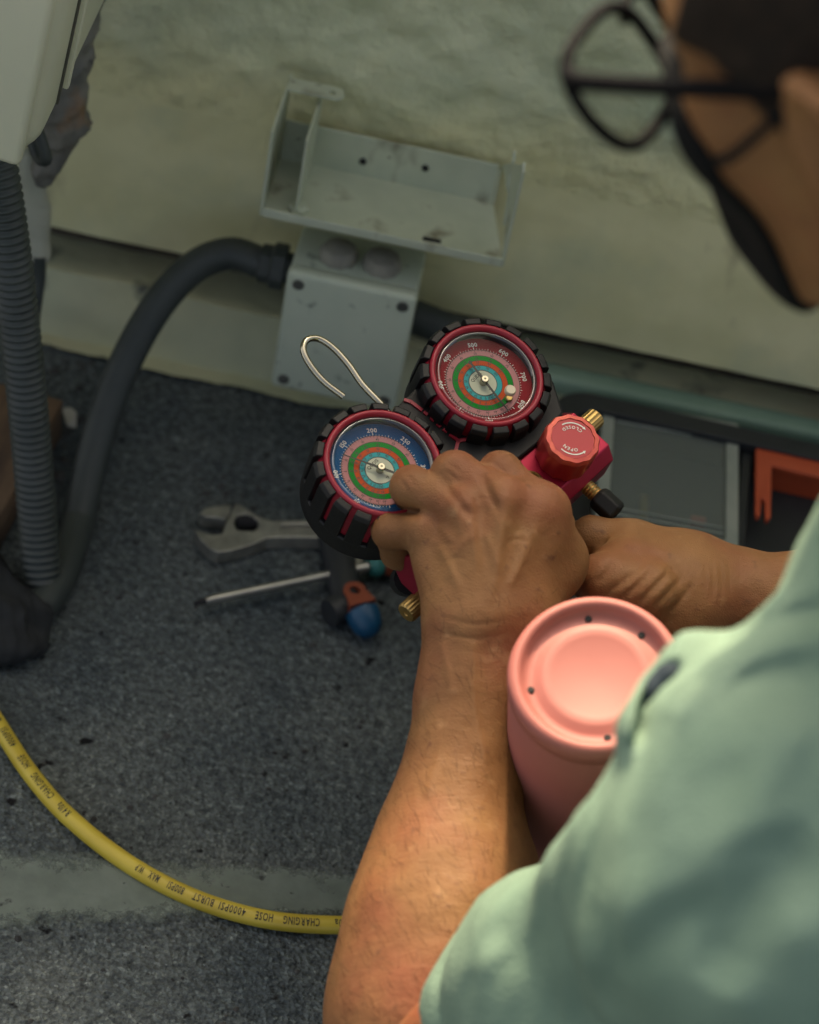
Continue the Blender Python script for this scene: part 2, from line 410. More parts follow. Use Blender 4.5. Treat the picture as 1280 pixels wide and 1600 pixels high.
WALL_Y, WALL_H = 1.56, 1.045
M_cream = mat('cream_limewash', (.64, .61, .33), (.76, .72, .42), rough=.85, scale=12, detail=6, bump=.35, bscale=40, bdist=.003,
              extra=[((.44, .49, .32), 7, .5, .75, 5, (1, 1, 1)), ((.22, .18, .11), 16, .60, .78, 6, (1, 1, .5)), ((.07, .06, .045), 34, .73, .76, 3, (1, 1, 1))])
M_plaster = mat('rough_plaster', (.50, .53, .345), (.66, .67, .45), rough=.9, scale=14, detail=7, bump=.9, bscale=34, bdist=.011,
                extra=[((.37, .43, .30), 5, .48, .7, 6, (1, 1, 1.6)), ((.12, .09, .055), 10, .67, .8, 6, (1, 1, .6))])
def cream_foot(m):                      # the cream paint ends in an uneven brushed edge on the plaster
    t = m.node_tree; n = t.nodes; l = t.links; p = n['Principled BSDF']; src = p.inputs['Base Color'].links[0].from_socket
    tc = n.new('ShaderNodeTexCoord'); sx = n.new('ShaderNodeSeparateXYZ'); l.new(tc.outputs['Object'], sx.inputs[0])
    no = n.new('ShaderNodeTexNoise'); no.inputs['Scale'].default_value = 16; no.inputs['Detail'].default_value = 6; l.new(tc.outputs['Object'], no.inputs['Vector'])
    ad = n.new('ShaderNodeMath'); ad.operation = 'MULTIPLY_ADD'; ad.inputs[1].default_value = .09; l.new(no.outputs['Fac'], ad.inputs[0]); l.new(sx.outputs['Z'], ad.inputs[2])
    mr = n.new('ShaderNodeMapRange'); mr.inputs['From Min'].default_value = .302; mr.inputs['From Max'].default_value = .365; mr.inputs['To Min'].default_value = 1.0; mr.inputs['To Max'].default_value = 0; l.new(ad.outputs[0], mr.inputs['Value'])
    mx = n.new('ShaderNodeMix'); mx.data_type = 'RGBA'; l.new(mr.outputs[0], mx.inputs['Factor']); l.new(src, mx.inputs[6]); mx.inputs[7].default_value = (.70, .665, .375, 1)
    l.new(mx.outputs[2], p.inputs['Base Color'])
cream_foot(M_plaster)
M_plinth = mat('grey_green_limewash', (.46, .48, .31), (.58, .57, .36), rough=.85, scale=10, detail=6, bump=.5, bscale=60, bdist=.003,
               extra=[((.09, .1, .09), 22, .62, .75, 5, (1, 1, 1)), ((.42, .38, .24), 5, .55, .7, 4, (1, 1, 1))])
M_groove = mat('shaded_groove', (.045, .036, .026), (.08, .065, .045), rough=.95, scale=30, bump=.4, bscale=120)  # brown groove, its shadow line deepened in the colour itself
wall = thing('parapet_wall', 'low rendered parapet wall behind the tools, cream band below rough grey-green plaster', 'wall', loc=(0, WALL_Y, 0))
def wall_strip(name, z0, z1, dy0, dy1, material, nx=260, nz=10, amp=.0015, s=60, x0=-1.6, x1=1.9, back=.06, seed=1, edge=0.0, ramp=False):
    X = np.linspace(x0, x1, nx); Z = np.linspace(0, 1, nz); v = []; r = np.random.default_rng(seed)
    gx, gz = np.meshgrid(X, Z); zz = z0 + (z1 - z0) * gz
    P = np.stack([gx.ravel(), zz.ravel(), 0 * gx.ravel()], 1)
    w = wobble(P, s, amp, seed) + wobble(P, s * 2.7, amp * .5, seed + 9)
    if ramp: w = w * np.clip((P[:, 1] - z0) / .05, 0, 1) + (wobble(P, 26, .0009, 4) + wobble(P, 26 * 2.7, .00045, 13)) * np.clip(1 - (P[:, 1] - z0) / .05, 0, 1)
    yy = (dy0 + (dy1 - dy0) * gz.ravel()) + w
    ze = zz.ravel() + (gz.ravel() > .999) * wobble(P, 40, edge, seed + 5)
    v = [(x, y, z) for x, y, z in zip(gx.ravel(), yy, ze)]
    f = [(j * nx + i, j * nx + i + 1, (j + 1) * nx + i + 1, (j + 1) * nx + i) for j in range(nz - 1) for i in range(nx - 1)]
    o = len(v); t = (nz - 1) * nx
    v += [(x, back, z1) for x in X] + [(x, back, z0) for x in X]
    f += [(t + i, t + i + 1, o + i + 1, o + i) for i in range(nx - 1)] + [(i + 1, i, o + nx + i, o + nx + i + 1) for i in range(nx - 1)]
    return MB().add(v, f).obj(name, material, wall, angle=60)
wall_strip('plinth', 0, .064, -.014, -.004, M_plinth, amp=.0022, s=45, seed=2, edge=.003)
wall_strip('groove', .0645, .104, .044, .042, M_groove, nz=3, amp=.001, seed=3)
wall_strip('cream_band', .1045, .2385, .0, .003, M_cream, nx=300, nz=24, amp=.0009, s=26, seed=4)
wall_strip('plaster_face', .2380, WALL_H, .003, .006, M_plaster, nx=440, nz=140, amp=.0034, s=52, seed=5, ramp=True)
MB().box((.15, .17, WALL_H / 2 - .01), (3.5, .215, WALL_H - .02)).obj('core', M_plaster, wall)
# pale paint lapping from the wall foot onto the floor, with a ragged edge
lap = MB(); n = 220; xs = np.linspace(-1.2, 1.4, n); r = np.random.default_rng(5)
ej = np.convolve(r.normal(size=n + 4), np.ones(5) / 5, 'valid')[:n]
lap.add([(x, WALL_Y - .008, .0045) for x in xs] + [(x, WALL_Y - .022 - .007 * abs(e) - .006 * abs(sin(9 * x)), .0042) for x, e in zip(xs, ej)],
        [(i, n + i, n + i + 1, i + 1) for i in range(n - 1)])
lap.obj('paint_lap', M_plinth, floor, smooth=False)

# ------------------------------------------------------------------ mounting tray on the wall
M_paint = mat('grey_painted_steel', (.47, .51, .385), (.54, .575, .435), rough=.55, scale=30, bump=.1, bscale=120, extra=[((.20, .18, .12), 30, .58, .74, 6, (1, 1, .6)), ((.10, .07, .04), 70, .70, .76, 5, (1, 1, 1))])
M_dark = mat('dark_hole', (.015, .015, .016), rough=.9)
tl = (-.071, 1.50, .226)
tray = thing('mounting_tray', 'open grey painted steel tray fixed to the wall above the junction box', 'bracket', loc=tl)
tw, td, th = .166, .072, .092        # width, depth towards the camera, end height
MB().box((0, .048, .008), (tw, .002, .052), .0006).obj('back_panel', M_paint, tray, smooth=False)
MB().prism([(-tw / 2, -.0295), (tw / 2 + .0165, -.0295), (tw / 2, .047), (-tw / 2, .047)], -.003, -.001).obj('bottom_flange', M_paint, tray, smooth=False)
MB().box((.0085, -.0307, .0016), (tw + .017, .002, .0075), .0006).obj('front_lip', M_paint, tray, smooth=False)
MB().box((-tw / 2 - .0012, .009, .036), (.002, .080, .076), .0006).obj('end_plate', M_paint, tray, smooth=False)
ep = MB(); rnd = [(-.031, -.003), (.047, -.003), (.047, .030)] + [(.047 - .078 * k / 8, .030 + .058 * (k / 8) ** .8) for k in range(1, 8)] + [(-.026, .088), (-.031, .083)]
mrot = Matrix(((0, 0, 1, 0), (1, 0, 0, 0), (0, 1, 0, 0), (0, 0, 0, 1)))
slot = [(-.004 + .0022 * cos(a) + .004 * sin(a), .034 + .016 * sin(a)) for a in np.linspace(0, 2 * pi, 14)[:-1]]
slot2 = [(x + .012, y + .022) for x, y in slot]
ep.prism(rnd, tw / 2 + .0005, tw / 2 + .0025, (slot, slot2), Matrix.Translation((tw / 2, .047, 0)) @ Matrix.Rotation(radians(12), 4, 'Z') @ Matrix.Translation((-tw / 2, -.047, 0)) @ mrot).obj('end_plate', M_paint, tray, smooth=False)
MB().box((-tw / 2 + .024, .012, .033), (.0018, .070, .068), .0005).obj('divider', M_paint, tray, smooth=False)
tab = MB(); tab.prism([(-.0835, .0), (-.05, .0)] + [(-.05 + .009 * sin(a), .008 - .009 * cos(a)) for a in np.linspace(.3, 3, 8)] + [(-.0835, .016)], .0742, .0758,
                      ([(-.05 + .0028 * cos(a), .008 + .0028 * sin(a)) for a in np.linspace(0, 2 * pi, 12)[:-1]],), Matrix.Translation((0, .025, 0)))
tab.obj('mounting_tab', M_paint, tray, smooth=False)
for x, z in ((-.02, .012), (.028, .018)):
    MB().lathe([(.0028, 0), (.0028, .0012), (0, .0014)], 12, Matrix.Translation((x, .0468, z)) @ Matrix.Rotation(pi / 2, 4, 'X')).obj('rivet', M_dark, tray)
MB().lathe([(.008, 0), (.008, .003), (.005, .0045), (0, .0045)], 6, Matrix.Translation((-.058, -.016, -.0008))).obj('nut', M_paint, tray, smooth=False)
MB().box((.045, -.018, -.0004), (.014, .004, .0012), .0005).obj('slot', M_dark, tray, smooth=False)

# ------------------------------------------------------------------ junction box below the tray
M_box = mat('grey_plastic', (.46, .515, .40), (.52, .565, .44), rough=.5, scale=18, bump=.08, bscale=90, extra=[((.15, .165, .14), 55, .64, .72, 4, (1, 1, .8))])
M_fit = mat('dusty_plug', (.2, .19, .16), (.28, .27, .22), rough=.8, scale=60)
M_rub = mat('black_rubber', (.028, .036, .033), (.040, .048, .044), rough=.55, scale=30)
M_screw = mat('dull_screw', (.055, .06, .05), (.10, .10, .085), rough=.6, scale=80)
jb = thing('junction_box', 'square grey plastic junction box with screwed lid below the tray', 'junction box', loc=(-.078, 1.497, .128))
MB().box((0, .002, .0), (.098, .052, .112), .003).obj('body', M_box, jb, angle=30)
MB().box((0, -.0305, 0), (.1, .013, .114), .004, 3).obj('lid', M_box, jb, angle=30)
for sx in (-1, 1):
    for sz in (-1, 1):
        MB().lathe([(.0046, 0), (.0046, .0012), (.0036, .0016), (.0034, .0006), (0, .0006)], 14, Matrix.Translation((sx * .0405, -.0365, sz * .047)) @ Matrix.Rotation(pi / 2, 4, 'X')).obj('screw', M_screw, jb)
for x in (-.016, .018):
    MB().lathe([(.0145, 0), (.0145, .007), (.0125, .011), (.007, .013), (0, .0135)], 20, Matrix.Translation((x, -.006, .0555)), 10, .03).obj('blanking_plug', M_fit, jb)
MB().lathe([(.0125, 0), (.0125, .006), (.0185, .0065), (.0185, .016), (.0155, .0185), (.0155, .026), (.0125, .027)], 12,
           Matrix.Translation((-.0488, 0, .032)) @ Matrix.Rotation(-pi / 2, 4, 'Y')).obj('cable_gland', M_rub, jb, angle=25)
# black flexible conduit from the gland to the floor
cable = MB()
g0 = np.array([-.078 - .074, 1.497, .160])
cpath = smooth_path([g0 + V(.012, 0, 0), g0, at(362, 396, 1.868), at(308, 414, 1.866), at(255, 466, 1.864), at(205, 548, 1.862), at(165, 645, 1.858), at(138, 745, 1.848), at(115, 850, 1.828), at(88, 950, 1.805), at(45, 1015, 1.785), at(-70, 1060, 1.78)], 90)
cpath[:, 2] = np.maximum(cpath[:, 2], .0135)
cable.tube(cpath, .0128, 20)
tag(cable.obj('cable_conduit', M_rub), 'smooth black cable conduit curving from the junction box down to the floor', 'conduit')
# thick black stub on the other side of the junction box
MB().tube([(-.03, 1.53, .115), (.0, 1.53, .108), (.018, 1.531, .106)], .014, 14).obj('blanking_stub', M_rub, None)
tag(bpy.data.objects['blanking_stub'], 'short black cable stub at the right side of the junction box', 'cable')

# ------------------------------------------------------------------ air conditioner corner, pipes and conduit at the left
M_white = mat('white_enamel', (.56, .57, .42), (.60, .60, .45), rough=.35, scale=8)
M_seam = mat('dark_seam', (.06, .06, .045), rough=.7)
ac = thing('air_conditioner', 'white enamelled outdoor air conditioner casing hanging at the upper left corner', 'air conditioner', loc=(-.56, 1.33, 0))
lean = Matrix.Rotation(radians(-4), 4, 'Y')
ba = at_y(48, 268, 1.22); mA = Matrix.Translation((ba[0] + .56, 1.22 - 1.33, ba[2])) @ Matrix.Rotation(radians(7), 4, 'Y')
MB().box((-.30, .145, .33), (.60, .29, .66), .022, 4, mA).obj('casing', M_white, ac, angle=30)
MB().box((-.30, -.004, .33), (.588, .012, .648), .005, 3, mA).obj('front_panel', M_white, ac, angle=30)
MB().box((.0004, .05, .33), (.0024, .004, .62), .0006, 1, mA).obj('panel_seam', M_seam, ac, smooth=False)
MB().box((.0012, .07, .33), (.004, .006, .62), .001, 1, mA).obj('edge_trim', M_white, ac, smooth=False)
for x in (-.52, -.20):
    for y in (.03, .26): MB().box((x, y - .11, .19), (.03, .03, .38), .003).obj('stand_leg', M_seam, ac, smooth=False)
M_foil = mat('grey_tape', (.10, .10, .088), (.18, .172, .145), rough=.6, scale=30, bump=.5, bscale=60, bdist=.004, extra=[((.2, .12, .06), 25, .62, .75, 4, (1, 1, 1))])
v, f = nets(chain([at(128, -30, 1.72), at(102, 90, 1.74), at(92, 190, 1.76), at(68, 275, 1.78)], [.02, .017, .019, .009], .01), .0022, fn=lambda d, P: d + wobble(P, 170, .0032, 4) + wobble(P, 420, .0012, 8))
tag(link('wrapped_pipe', net_mesh('wrapped_pipe', [(v, f)]), M_foil), 'crumpled grey tape wrapped pipe behind the white casing', 'pipe')
M_pale = mat('pale_tape', (.36, .37, .29), (.42, .42, .33), rough=.6, scale=25, bump=.3, bscale=50, bdist=.002)
v, f = nets(chain([at(48, 250, 1.80), at(56, 330, 1.83), at(62, 400, 1.85)], [.010, .0105, .0085], .006), .002, fn=lambda d, P: d + wobble(P, 160, .0012, 14))
tag(link('insulated_pipe', net_mesh('insulated_pipe', [(v, f)]), M_pale), 'pale grey taped pipe below the casing beside the corrugated conduit', 'pipe')
MB().tube(smooth_path([at(52, 185, 1.68), at(68, 232, 1.685), at(72, 250, 1.69), at(60, 245, 1.70), at(44, 200, 1.70)], 30), .0045, 10).obj('cable_loop', M_rub)
tag(bpy.data.objects['cable_loop'], 'small loop of black cable below the edge of the white casing', 'cable')
MB().tube(smooth_path([at(62, 398, 1.845), at(60, 440, 1.86), at(52, 500, 1.87), at(50, 580, 1.87)], 24), .0055, 10).obj('pipe_end', M_rub)
tag(bpy.data.objects['pipe_end'], 'thin black cable hanging below the pale taped pipe', 'cable')
M_cor = mat('corrugated_plastic', (.034, .043, .039), (.048, .057, .052), rough=.5, scale=40)
kp = smooth_path([at(-30, 150, 1.60), at(2, 300, 1.63), at(36, 560, 1.70), at(58, 800, 1.76), at(70, 960, 1.785)], 420)
kp = kp[kp[:, 2] > .002]
arc = np.r_[0, np.cumsum(np.linalg.norm(np.diff(kp, axis=0), axis=1))]
MB().tube(kp, .0136 + .0012 * np.tanh(2.2 * np.sin(arc * 2 * pi / .0058)), 22).obj('corrugated_conduit', M_cor, angle=180)
tag(bpy.data.objects['corrugated_conduit'], 'thick ribbed dark grey conduit running down the left edge to the floor', 'conduit')
M_wood = mat('brown_wood', (.10, .062, .035), (.17, .105, .058), rough=.8, scale=20, extra=[((.05, .03, .02), 60, .5, .7, 4, (1, .1, 1))])
wb = at_z(2, 800, .02)
MB().box((0, 0, 0), (.055, .20, .04), .003, 2, Matrix.Translation((wb[0] - .018, wb[1] + .02, .0215)) @ Matrix.Rotation(radians(-5), 4, 'Z')).obj('wood_offcut', M_wood)
tag(bpy.data.objects['wood_offcut'], 'brown wooden offcut on the floor left of the ribbed conduit', 'wood')
M_rag = mat('dark_rag', (.010, .012, .013), (.022, .024, .025), rough=.95, scale=50)
rg = at_z(-25, 985, .0)
v, f = nets([ell(rg + V(0, 0, .012), (.05, .045, .022), k=.01), ell(rg + V(-.02, .03, .02), (.03, .03, .02), k=.01), ('h', V(0, 0, .001), V(0, 0, -1.), .002)], .0025, fn=lambda d, P: d + wobble(P, 120, .005, 21))
tag(link('rag', net_mesh('rag', [(v, f)]), M_rag), 'crumpled black rag on the floor at the left edge', 'rag')
M_paper = mat('paper', (.42, .41, .36), rough=.8)
ps = at_z(108, 655, .008)
MB().add([(-.012, -.003, 0), (.012, -.004, .003), (.013, .003, .001), (.0, .006, .005), (-.011, .003, .002), (-.012, -.003, .0012), (.012, -.004, .0042), (.013, .003, .0022), (.0, .006, .0062), (-.011, .003, .0032)],
         [(4, 3, 2, 1, 0), (5, 6, 7, 8, 9)] + [(i, (i + 1) % 5, 5 + (i + 1) % 5, 5 + i) for i in range(5)], Matrix.Translation(ps) @ Matrix.Rotation(radians(-65), 4, 'Z')).obj('paper_scrap', M_paper, smooth=False)
tag(bpy.data.objects['paper_scrap'], 'small white scrap of paper between the two conduits', 'paper scrap')
# grit on the floor
M_grit = mat('grit', (.02, .02, .02), (.07, .07, .065), rough=.9, scale=30)
gm = MB(); r = np.random.default_rng(12)
for k in range(520):
    x, y = r.uniform(-60, 900), r.uniform(560, 1650)
    if k < 60: x, y = r.uniform(60, 150), r.uniform(560, 760)
    elif k < 110: x, y = r.normal(345, 30), r.normal(775, 16)
    p = at_z(x, y, .0); s = .0008 + .0022 * r.random() ** 3
    if k < 60: s *= 2.2
    ph = r.uniform(0, 6.28)
    gm.add([(p[0] + s * cos(a + ph) * (1 + .3 * sin(3 * a)), p[1] + s * sin(a + ph), .0005) for a in np.linspace(0, 2 * pi, 6)[:-1]] + [(p[0], p[1], s * .9)],
           [(i, (i + 1) % 5, 5) for i in range(5)])
tag(gm.obj('floor_grit', M_grit, smooth=False), 'loose dark grit scattered over the roof floor', 'grit', kind='stuff')
# ------------------------------------------------------------------ tool case with organiser and pry tool
M_case = mat('black_case', (.012, .015, .018), (.018, .021, .024), rough=.5, scale=30, bump=.1, bscale=500)
M_pipeg = mat('green_pipe', (.17, .27, .20), (.23, .33, .24), rough=.5, scale=12)
zc = .09
c0 = at_z(893, 607, zc); cx = unit((at_z(1280, 694, zc) - c0) * V(1, 1, 0)); cy = V(-cx[1], cx[0], 0)
case = thing('tool_case', 'large black plastic tool case lying open against the wall', 'tool case', m=frame(V(c0[0], c0[1], 0), cx, cy, V(0, 0, 1)))
def rrect(x0, y0, x1, y1, r, n=6):
    out = []
    for (cx_, cy_, a) in ((x1 - r, y1 - r, 0), (x0 + r, y1 - r, 90), (x0 + r, y0 + r, 180), (x1 - r, y0 + r, 270)):
        for k in range(n + 1): t = radians(a + 90 * k / n); out.append((cx_ + r * cos(t), cy_ + r * sin(t)))
    return out
outer = rrect(-.012, -.34, .46, .0, .03); inner = rrect(.006, -.322, .442, -.019, .02)
MB().prism(outer, .0, zc - .03).obj('shell_base', M_case, case, smooth=False, bevel=.002)
MB().prism(outer, zc - .0295, zc, (inner,)).obj('rim', M_case, case, smooth=False, bevel=.002)
MB().box((.147, -.17, zc - .019), (.008, .30, .02), .001).obj('partition', M_case, case, smooth=False)
MB().box((.30, -.024, zc - .012), (.26, .012, .006), .001).obj('ledge', M_case, case, smooth=False)
# clear organiser box in the case
zo = zc - .004
o0 = at_z(943, 622, zo); ox = unit((at_z(1155, 662, zo) - o0)); oy = V(-ox[1], ox[0], 0)
M_clear = glass_mat('clear_plastic', (.80, .84, .82), rough=.12, haze=.16, haze_col=(.5, .55, .5))
M_frost = mat('frosted_plastic', (.22, .25, .22), (.28, .30, .26), rough=.35, scale=40)
ow = float(np.linalg.norm(at_z(1155, 662, zo) - o0)); ol = .155
org = thing('organiser_box', 'clear lidded plastic organiser box inside the black case', 'organiser box', m=frame(V(o0[0], o0[1], zo - .0245), ox, oy, V(0, 0, 1)))
MB().prism(rrect(0, -ol, ow, 0, .003), 0, .021, (rrect(.003, -ol + .003, ow - .003, -.003, .002),)).obj('side_wall', M_frost, org, smooth=False)
MB().prism(rrect(.0005, -ol + .0005, ow - .0005, -.0005, .003), .0213, .0245, (rrect(.010, -ol + .012, ow - .010, -.020, .002),)).obj('lid_frame', M_frost, org, smooth=False)
MB().box((ow / 2, -ol / 2 - .004, .0225), (ow - .021, ol - .033, .0012)).obj('lid_pane', M_clear, org, smooth=False)
for y in (-.0245, -ol + .020, -ol + .027):
    MB().box((ow / 2, y, .0238), (ow - .024, .0012, .0012)).obj('lid_rib', M_frost, org, smooth=False)
M_brassd = mat('brass', (.42, .28, .10), (.52, .36, .14), rough=.32, metal=1, scale=60, rough2=.5)
M_redp = mat('red_bits', (.42, .06, .035), rough=.5)
MB().lathe([(.004, 0), (.004, .03), (0, .031)], 10, Matrix.Translation((.040, -.09, .006)) @ Matrix.Rotation(pi / 2.1, 4, 'X')).obj('brass_piece', M_brassd, org)
MB().box((ow - .028, -.107, .006), (.012, .008, .008), .001).obj('red_piece', M_redp, org)
# orange forked pry tool
M_or = mat('orange_plastic', (.43, .068, .024), (.48, .082, .03), rough=.45, scale=20)
zt = zc - .003
def pz(pts, z): return [tuple(at_z(x, y, z)[:2]) for x, y in pts]
pr = thing('pry_tool', 'orange plastic forked trim pry tool in the black case', 'pry tool', loc=(*at_z(1230, 715, zt)[:2], zt - .005))
off = Matrix.Translation((-pr.location.x, -pr.location.y, 0))
MB().prism(pz([(1182, 693), (1215, 698), (1290, 714), (1420, 740), (1420, 775), (1290, 747), (1206, 727), (1205, 790), (1205, 806), (1202, 811), (1197, 811), (1195, 780), (1190, 778), (1188, 805), (1184, 808), (1181, 800)], zt)[::-1], 0, .005, (), off).obj('forked_head', M_or, pr, smooth=False, bevel=.0008)
MB().prism(pz([(1212, 702), (1290, 719), (1420, 745), (1420, 770), (1290, 742), (1212, 724)], zt)[::-1], -.022, -.0004, (), off).obj('grip_web', M_or, pr, smooth=False)
# pale green conduit along the foot of the wall, behind the case
MB().box((.34, 1.5565, .062), (.62, .022, .018), .005, 3, Matrix.Identity(4)).obj('wall_trunking', M_pipeg)
tag(bpy.data.objects['wall_trunking'], 'pale green trunking along the foot of the wall behind the tool case', 'trunking')

# ------------------------------------------------------------------ tools on the floor
M_steel = mat('worn_steel', (.24, .24, .21), (.40, .39, .33), rough=.34, metal=.7, scale=60, rough2=.6)
M_steel2 = mat('bright_steel', (.34, .34, .31), (.44, .44, .40), rough=.35, metal=.9, scale=60)
wr_o = at_z(390, 825, 0); offw = Matrix.Translation((-wr_o[0], -wr_o[1], 0))
wrench = thing('adjustable_wrench', 'grey steel adjustable wrench lying open on the floor', 'wrench', loc=wr_o)
body = [(303, 826), (311, 828), (330, 835), (347, 834), (353, 817), (362, 798), (368, 786), (379, 790), (389, 797), (408, 808), (425, 813), (497, 812), (620, 810), (700, 806), (712, 816), (705, 832), (620, 838), (522, 840), (438, 839), (417, 840), (398, 849), (362, 860), (341, 863), (328, 857), (313, 842)]
win = [(370, 806), (385, 802), (403, 812), (405, 822), (396, 830), (371, 827), (366, 818)]
hnd = [(440, 820), (500, 818), (600, 817), (600, 831), (500, 833), (440, 833)]
MB().prism(pz(body, .014)[::-1], .001, .014, (pz(win, .014), pz(hnd, .014)), offw).obj('body', M_steel, wrench, smooth=False, bevel=.0012)
MB().prism(pz(hnd, .012)[::-1], .004, .0105, (), offw).obj('handle_web', M_steel, wrench, smooth=False)
MB().prism(pz([(312, 801), (322, 793), (345, 789), (362, 788), (360, 800), (352, 812), (338, 808), (322, 807)], .0155)[::-1], .003, .0155, (), offw).obj('movable_jaw', M_steel, wrench, smooth=False, bevel=.001)
g = at_z(386, 816, .008)
MB().lathe([(.0, -.009), (.006, -.009)] + [(.0066 if k % 2 else .0054, -.009 + .0018 * k) for k in range(11)] + [(.006, .009), (0, .009)], 16, Matrix.Translation((g[0] - wr_o[0], g[1] - wr_o[1], .0075)) @ Matrix.Rotation(radians(20), 4, 'Z') @ Matrix.Rotation(pi / 2, 4, 'Y')).obj('worm_screw', M_dark, wrench)
M_scr_b = mat('screwdriver_black', (.02, .022, .024), rough=.5)
M_scr_o = mat('screwdriver_orange', (.26, .055, .02), (.22, .045, .018), rough=.5, scale=30)
M_scr_g = mat('screwdriver_green', (.03, .16, .14), rough=.5)
a, b = at_z(302, 943, .014), at_z(574, 886, .016); ax = unit(b - a)
sd = thing('screwdriver', 'long thin screwdriver on the floor below the wrench, tip pointing left', 'screwdriver', m=frame(a, ax, unit(np.cross((0, 0, 1), ax)), unit(np.cross(ax, np.cross((0, 0, 1), ax)))))
L = float(np.linalg.norm(b - a)); RY = Matrix.Rotation(pi / 2, 4, 'Y')
MB().lathe([(.0, .004), (.0014, .004), (.0036, .016), (.0036, L)], 14, RY).obj('shaft', M_steel2, sd)
MB().lathe([(.0, .0), (.0014, .001), (.0026, .010), (.0, .011)], 10, RY).obj('tip', M_dark, sd)
MB().lathe([(.0032, L - .012), (.0042, L - .010), (.0042, L + .002)], 14, RY).obj('ferrule', M_steel2, sd)
MB().lathe([(.0, L + .001), (.0075, L + .001), (.010, L + .006), (.008, L + .012), (0, L + .012)], 14, RY).obj('collar', M_scr_g, sd)
MB().lathe([(.0, L + .0122), (.0085, L + .0122), (.012, L + .022), (.0135, L + .06), (.0125, L + .09), (.008, L + .1), (0, L + .101)], 18, RY, 6, .05).obj('handle', M_scr_o, sd)
w_ = at_z(546, 873, 0)
MB().ring(.0052, .0105, .0005, .003, 28, Matrix.Translation(w_)).obj('washer', M_steel)
tag(bpy.data.objects['washer'], 'dull grey washer on the floor between wrench handle and screwdriver', 'washer')
# stubby tool with blue rounded end and orange eyelet, lying under the gauges
M_blue = mat('blue_plastic', (.004, .055, .12), (.006, .068, .145), rough=.4, scale=20)
t0 = at_z(572, 957, .022)
tc_m = frame(V(t0[0], t0[1], 0), V(cos(.6), sin(.6), 0), V(-sin(.6), cos(.6), 0), V(0, 0, 1))
cut_t = thing('stubby_tool', 'stubby hand tool with blue rounded end and orange eyelet on the floor', 'hand tool', m=tc_m)
MB().lathe([(0, -.015), (.0065, -.0135), (.0108, -.008), (.0128, 0), (.0128, .006), (.0105, .008), (0, .008)], 24, Matrix.Translation((0, 0, .0152)) @ Matrix.Rotation(radians(-70), 4, 'X')).obj('blue_end', M_blue, cut_t)
eye = [(.010 * cos(a), .012 + .010 * sin(a)) for a in np.linspace(-.3, pi + .3, 14)] + [(-.0125, -.004), (.0125, -.004)]
hole = [(.0048 * cos(a), .012 + .0048 * sin(a)) for a in np.linspace(0, 2 * pi, 14)[:-1]]
MB().prism([(x * .88, y * .88) for x, y in eye], .018, .0265, ([(x * .88, y * .88) for x, y in hole],), Matrix.Translation((0, .010, 0))).obj('eyelet', M_scr_o, cut_t, smooth=False, bevel=.001)
MB().tube([(-.010, .010, .012), (.0, .034, .013), (.012, .075, .014), (.02, .11, .013)], [.0115, .0125, .0125, .010], 16).obj('body', M_scr_b, cut_t)
MB().tube([(-.022, .016, .012), (-.012, .018, .012)], [.011, .012], 14).obj('side_knob', M_scr_b, cut_t)

# ------------------------------------------------------------------ yellow charging hose with printed text
M_yel = mat('yellow_hose', (.50, .37, .035), (.58, .45, .05), rough=.42, scale=30, extra=[((.2, .12, .03), 38, .66, .76, 5, (1, 1, 1))])
M_ink = mat('black_ink', (.02, .018, .012), rough=.6)
HR = .0062
hp = [(-230, 760), (-120, 930), (-45, 1065), (0, 1137), (48, 1210), (105, 1275), (200, 1350), (300, 1403), (400, 1434), (490, 1445), (600, 1444), (720, 1426), (860, 1395), (1000, 1340)]
hz = smooth_path([at_z(x, y, HR) + V(0, 0, .0005) for x, y in hp], 260)
hose = thing('charging_hose', 'yellow rubber charging hose with black printed text curving across the floor', 'hose', loc=hz[100])
offh = Matrix.Translation(-Vector(hz[100]))
MB().tube(hz, HR, 24, offh).obj('rubber_tube', M_yel, hose, angle=180)
harc = np.r_[0, np.cumsum(np.linalg.norm(np.diff(hz, axis=0), axis=1))]
_gf = {}
def glyph_fine(ch):
    if ch not in _gf:
        v, f, w = glyph(ch); bm = bmesh.new(); vs = [bm.verts.new(p) for p in v]
        for q in f: bm.faces.new([vs[i] for i in q])
        bmesh.ops.triangulate(bm, faces=bm.faces[:])
        for _ in range(3):
            es = [e for e in bm.edges if e.calc_length() > .14]
            if es: bmesh.ops.subdivide_edges(bm, edges=es, cuts=1); bmesh.ops.triangulate(bm, faces=bm.faces[:])
        bm.verts.index_update(); _gf[ch] = ([x.co[:] for x in bm.verts], [[x.index for x in q.verts] for q in bm.faces], w); bm.free()
    return _gf[ch]
def hose_text(mb, text, s_start, size, ysize=.0074):
    s = s_start
    for ch in text:
        v, f, w = glyph_fine(ch); out = []
        for p in v:
            ss = s - p[0] * size
            P = np.array([np.interp(ss, harc, hz[:, i]) for i in range(3)])
            T = unit(np.array([np.interp(ss + .002, harc, hz[:, i]) - np.interp(ss - .002, harc, hz[:, i]) for i in range(3)]))
            nn = unit(CC - P); nn = unit(nn - T * np.dot(nn, T)); bb = np.cross(T, nn)       # bb: to the far side of the hose
            an = (p[1] - .36) * ysize / HR - .22
            out.append(P + (HR + .00022) * (cos(an) * nn + sin(an) * bb))
        mb.add(out, f, offh); s -= (w + .06) * size
    return s
def s_at(px, py):
    q = at_z(px, py, HR); return float(harc[np.argmin(np.linalg.norm(hz - q, axis=1))])
